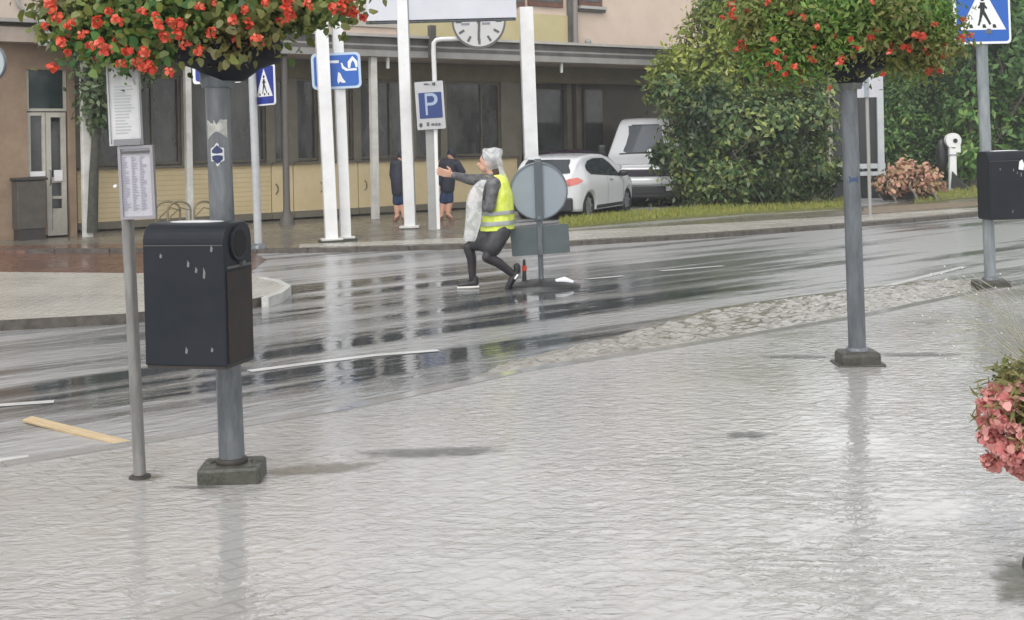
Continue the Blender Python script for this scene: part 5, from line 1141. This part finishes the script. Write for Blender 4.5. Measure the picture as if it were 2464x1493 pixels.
def basket(name, label, Y, base_uv, tub, blobs, nleaf, lsize, pal, n_fl, fl_r, cols, grp, lowbias=.6, fixed=(), tubr=.25, col2=None, lasp=.72):
    o = P(base_uv[0], base_uv[1], Y); t = thing(name, o, label, 'flower basket', grp); bl = px_blobs(blobs, Y, .85)
    tu, tv, tw, th_ = tub; k = Y / F; c = P(tu, tv, Y) - o; r = tw * k / 2; hgt = th_ * k
    MB().lathe([(r * .30, -hgt), (r * .36, -hgt * .93), (r * .62, -hgt * .62), (r * .93, -hgt * .45), (r, -hgt * .40), (r * 1.0, 0), (r * 1.05, .0), (r * 1.05, .03), (r * .96, .03)], c, 36).build('planter', tubm, t)
    MB().lathe([(.075, -hgt - .03), (.085, -hgt), (.085, -hgt * .75), (.07, -hgt * .7)], Vector((0, 0, 0)) + Vector((P(base_uv[0], tv, Y) - o).xyz), 22).build('collar', galv_d, t)
    p, nn = blob_points(bl, nleaf, inner=.35, cl_r=lsize * 1.3, clump=nleaf // 9); p = p - np.array(o)
    leaf_mesh('foliage', p, nn, lsize, mat('foliage_' + name + str(len(MATS)), pal[0], .42, island=pal, trans=.3, col2=col2, scale=2.2), t, aspect=lasp, nleaf=7 if lasp > .6 else 4, fold=.25, droop=.3, var=.6)
    stems_mesh(bl, 60, .004, t, mat('green_stem', (.14, .17, .05), .5), o, c + o + Vector((0, 0, .1)))
    var = [blossom('blossom', fl_r * s_, cols if isinstance(cols[0], tuple) else cols, i) for i, s_ in enumerate((1, .8, 1.15, .9))]
    spots = []
    for (u, v, dy) in fixed: spots.append(P(u, v, Y + dy) - o)
    for i in range(n_fl):
        cc, rx, ry, rz = bl[rng.integers(len(bl))]; d = rng.normal(0, 1, 3); d[1] = -abs(d[1]); d[2] -= lowbias; d /= np.linalg.norm(d); spots.append(Vector(np.array(cc) + d * np.array([rx, ry, rz]) * rng.uniform(.95, 1.12)) - o)
    for q in spots:
        f = bpy.data.objects.new('blossom', var[rng.integers(4)]); C.objects.link(f); f.parent = t; f.location = q; f.rotation_euler = rng.uniform(-1, 1, 3)
    return t
lpal = [(.04, .13, .03), (.06, .19, .05), (.12, .25, .05), (.22, .30, .06), (.30, .30, .08)]
fx_ = [(120, 20, -.3), (135, 45, -.3), (110, 65, -.25), (118, 10, -.2), (150, 105, -.3), (162, 130, -.25), (170, 60, -.3), (125, 165, -.1), (142, 100, -.3), (240, 105, -.4), (280, 50, -.42), (340, 30, -.42), (255, 120, -.35), (345, 125, -.4), (355, 160, -.3), (330, 150, -.3), (405, 175, -.3), (480, 20, -.45), (510, 78, -.45), (430, 85, -.4), (445, 110, -.35), (480, 125, -.35), (590, 25, -.45), (615, 95, -.4), (560, 50, -.4), (685, 25, -.4), (690, 5, -.4), (820, 15, -.2), (850, 30, -.1), (840, 0, -.1), (872, 45, 0), (800, 20, -.3), (700, 40, -.35), (380, 60, -.42), (410, 55, -.42), (435, 60, -.42), (290, 155, -.3), (215, 112, -.35), (235, 55, -.4), (740, 12, -.3), (375, 40, -.42), (260, 30, -.4), (640, 8, -.4), (200, 85, -.35), (310, 125, -.35), (395, 90, -.4), (365, 170, -.3), (340, 165, -.2)]
Yb = pb.y
basket('flower_basket', 'overflowing basket of bright red geraniums on the left flower pole', Yb, (522, 195), (548, 118, 250, 78),
       [(500, -20, 220, 110), (330, 40, 120, 95), (215, 50, 95, 85), (160, 30, 60, 80), (420, 60, 110, 80), (640, 10, 130, 75), (760, 5, 90, 50), (840, 5, 35, 35), (560, 60, 100, 45), (300, 120, 80, 40), (500, 85, 70, 40, -.22), (600, 75, 60, 30, -.22)], 12500, .040, lpal, 34, .032, reds, 'red flowering baskets on the poles', fixed=fx_, col2=(.16, .15, .04))
fx2 = [(1765, 25, -.2), (1762, 40, -.2), (1870, 125, -.4), (1912, 160, -.35), (1965, 65, -.5), (2048, 95, -.5), (2020, 150, -.45), (2250, 60, -.3), (2205, 85, -.35), (2222, 90, -.3), (2190, 120, -.3), (2140, 125, -.35), (1890, 180, -.3), (1998, 212, -.2), (1860, 95, -.4), (2100, 5, -.5), (2175, 115, -.3), (1870, 160, -.3), (2125, 180, -.2), (2300, 70, 0), (2270, 110, -.1)]
pal2 = [(.05, .15, .02), (.08, .22, .03), (.14, .31, .05), (.24, .40, .07), (.22, .24, .05), (.10, .22, .04)]
basket('flower_basket', 'wide basket of orange red flowers on the middle grey pole at the right', pr_.y, (2045, 208), (2045, 140, 165, 65),
       [(2040, 10, 220, 110), (1900, 60, 110, 85), (1810, 60, 85, 60), (1850, 120, 80, 60), (2180, 60, 110, 90), (2250, 80, 75, 75), (2200, 130, 80, 55), (1940, 130, 80, 60), (1890, 165, 45, 40), (2130, 120, 70, 60), (2000, 130, 60, 45, -.2), (2080, 110, 60, 35, -.2)], 21000, .046, pal2, 60, .030, [(.72, .07, .03), (.82, .16, .03), (.80, .22, .06)], 'red flowering baskets on the poles', fixed=fx2, col2=(.17, .17, .04), lowbias=.3, lasp=.42)
# blossoms trailing under the right basket end
# pink planter at the lower right, nearest to the camera
Yp = 4.7; o = P(2590, 1010, Yp); o = Vector((o.x, o.y, 0))
t = thing('flower_planter', o, 'tall planter with trailing pink flowers cut off by the right edge in the foreground', 'flower planter')
MB().lathe([(.17, 0), (.16, .03), (.06, .06), (.055, .35), (.07, .42), (.13, .50), (.15, .66), (.16, .68), (.14, .68)], n=36).build('pot', tubm, t)
MB().lathe([(.20, -.02), (.19, .03), (.15, .045)], n=30).build('foot_block', MATS['dark_concrete'], t)
bl = [(tuple(P(u, v, Yp)), ru * Yp / F, ru * Yp / F * .9, rv * Yp / F) for u, v, ru, rv in ((2435, 1010, 75, 90), (2500, 930, 100, 65), (2560, 960, 120, 120), (2425, 1085, 50, 55), (2485, 1075, 60, 65), (2600, 1050, 80, 90), (2450, 925, 55, 45), (2400, 1040, 40, 60))]
p, nn = blob_points(bl[1:3] + bl[6:7] + bl[:1] + bl[1:2], 1700, inner=.4, cl_r=.03, clump=220)
leaf_mesh('foliage', p - np.array(o), nn, .055, mat('strap_leaves', (.15, .2, .05), .45, island=[(.14, .17, .04), (.22, .22, .06), (.30, .24, .10), (.10, .14, .03)], trans=.3), t, aspect=.22, droop=.2)
var = [blossom('pink_blossom', .040 * s_, [(.66, .22, .21), (.76, .36, .33), (.82, .48, .42), (.52, .13, .14)], i + 10, npet=22) for i, s_ in enumerate((1, .85, 1.15))]
p, nn = blob_points(bl[:1] + bl[3:5] + bl[7:] + bl[:1] + bl[3:5], 99, inner=.75, cl_r=.015, clump=99)
pp3 = p[p[:, 0] < P(2520, 1000, Yp).x + .1]
for q in (list(pp3) + list(p[:30]))[:100]:
    f = bpy.data.objects.new('blossom', var[rng.integers(3)]); C.objects.link(f); f.parent = t; f.location = Vector(q) - o; f.rotation_euler = rng.uniform(-1, 1, 3)
mb = MB(); fl = MB()
for i in range(34):
    e = P(rng.uniform(2190, 2520), rng.uniform(640, 880), Yp + rng.uniform(-.3, .3)) - o; s_ = P(2540, 930, Yp) - o; md_ = s_.lerp(e, .6) + Vector((0, 0, .05 + .05 * rng.random()))
    mb.tube([s_, md_, e], [.0018, .0013, .0007], 4)
    e2 = md_.lerp(e, .6) + Vector(rng.uniform(-.05, .05, 3)); mb.tube([md_, e2], [.001, .0006], 4); fl.ell(e, (.003, .003, .002), 6)
mb.build('fine_stems', mat('straw_stem', (.36, .35, .28), .6), t); fl.build('tiny_blooms', white, t)

# withered flower bench with curved iron legs
c = G(2190, 484, ZF); kb = c.y / F
bn = thing('flower_bench', c, 'low iron bench heaped with withered pinkish flowers in front of the hedge', 'bench')
MB().box((0, 0, .52), (1.25, .5, .05)).build('seat', mat('bench_dark', (.03, .026, .022), .6), bn)
for x in (-.5, .02, .48):
    MB().tube([(x - .08, -.24, .5), (x - .12, -.26, .34), (x, -.26, .2), (x + .08, -.28, .0)], .03, 8).build('leg', mat('iron_grey', (.20, .19, .17), .5, .3), bn)
    MB().tube([(x, .24, .5), (x, .24, 0)], .03, 8).build('leg', MATS['iron_grey'], bn)
MB().box((0, .15, .25), (1.2, .06, .45)).build('back_board', MATS['bench_dark'], bn)
bl = px_blobs([(2150, 440, 40, 22), (2190, 425, 45, 28), (2235, 440, 35, 30), (2225, 425, 30, 22), (2170, 415, 30, 18)], c.y - .05, .8)
p, nn = blob_points(bl, 1500, inner=.6, cl_r=.07)
leaf_mesh('withered_flowers', p - np.array(c), nn, .12, mat('withered', (.5, .35, .2), .6, island=[(.42, .32, .17), (.50, .33, .20), (.55, .28, .20), (.60, .34, .28), (.35, .28, .14)], trans=.2), bn, aspect=.6, nleaf=7)
# white post with a dark dial
c = G(2284, 460, ZF) + Vector((0, -.3, 0)); kb = c.y / F
wp = thing('charging_post', c, 'short white rounded post with one black dot at the edge of the hedge', 'post')
MB().box((0, 0, .62), (.20, .16, 1.24)).build('column', white, wp, bevel=.04)
hd2 = MB().tube([(.02, -.08, 1.38), (.02, .10, 1.38)], .21, 26); hd2.box((.07, .01, 1.22), (.27, .17, .32)); hd2.build('head', white, wp)
MB().tube([(.06, -.10, 1.38), (.06, -.08, 1.38)], .06, 18).build('black_dot', sblack, wp)
MB().box((0, -.0, 1.0), (.26, .20, .03)).build('collar', MATS['sign_back_grey'], wp)
MB().add([(-.05, -.14, .55), (.42, -.25, -.0), (.36, -.25, -.02), (-.1, -.14, .1)] + [(-.05, -.10, .55), (.42, -.21, -.0), (.36, -.21, -.02), (-.1, -.10, .1)], [(0, 1, 2, 3), (4, 7, 6, 5), (0, 4, 5, 1), (1, 5, 6, 2), (2, 6, 7, 3), (3, 7, 4, 0)]).build('dark_flap', sblack, wp)
MB().ell((-.24, .14, .95), (.17, .12, .50), 14).build('dark_cover', sblack, wp)

# ---- rainy air
hz_m = bpy.data.materials.new('rain_haze'); hz_m.use_nodes = True; n_ = hz_m.node_tree; n_.nodes.remove(n_.nodes['Principled BSDF'])
pv = n_.nodes.new('ShaderNodeVolumePrincipled'); pv.inputs['Color'].default_value = (.92, .93, .95, 1); pv.inputs['Density'].default_value = .0018; pv.inputs['Anisotropy'].default_value = .2
n_.links.new(pv.outputs[0], n_.nodes['Material Output'].inputs['Volume'])
hz_ = MB().box((0, 0, 0), (500.6, 500.6, 16)).build('haze', hz_m); hz_.location = (0, 100, 5.4); hz_['kind'] = 'stuff'
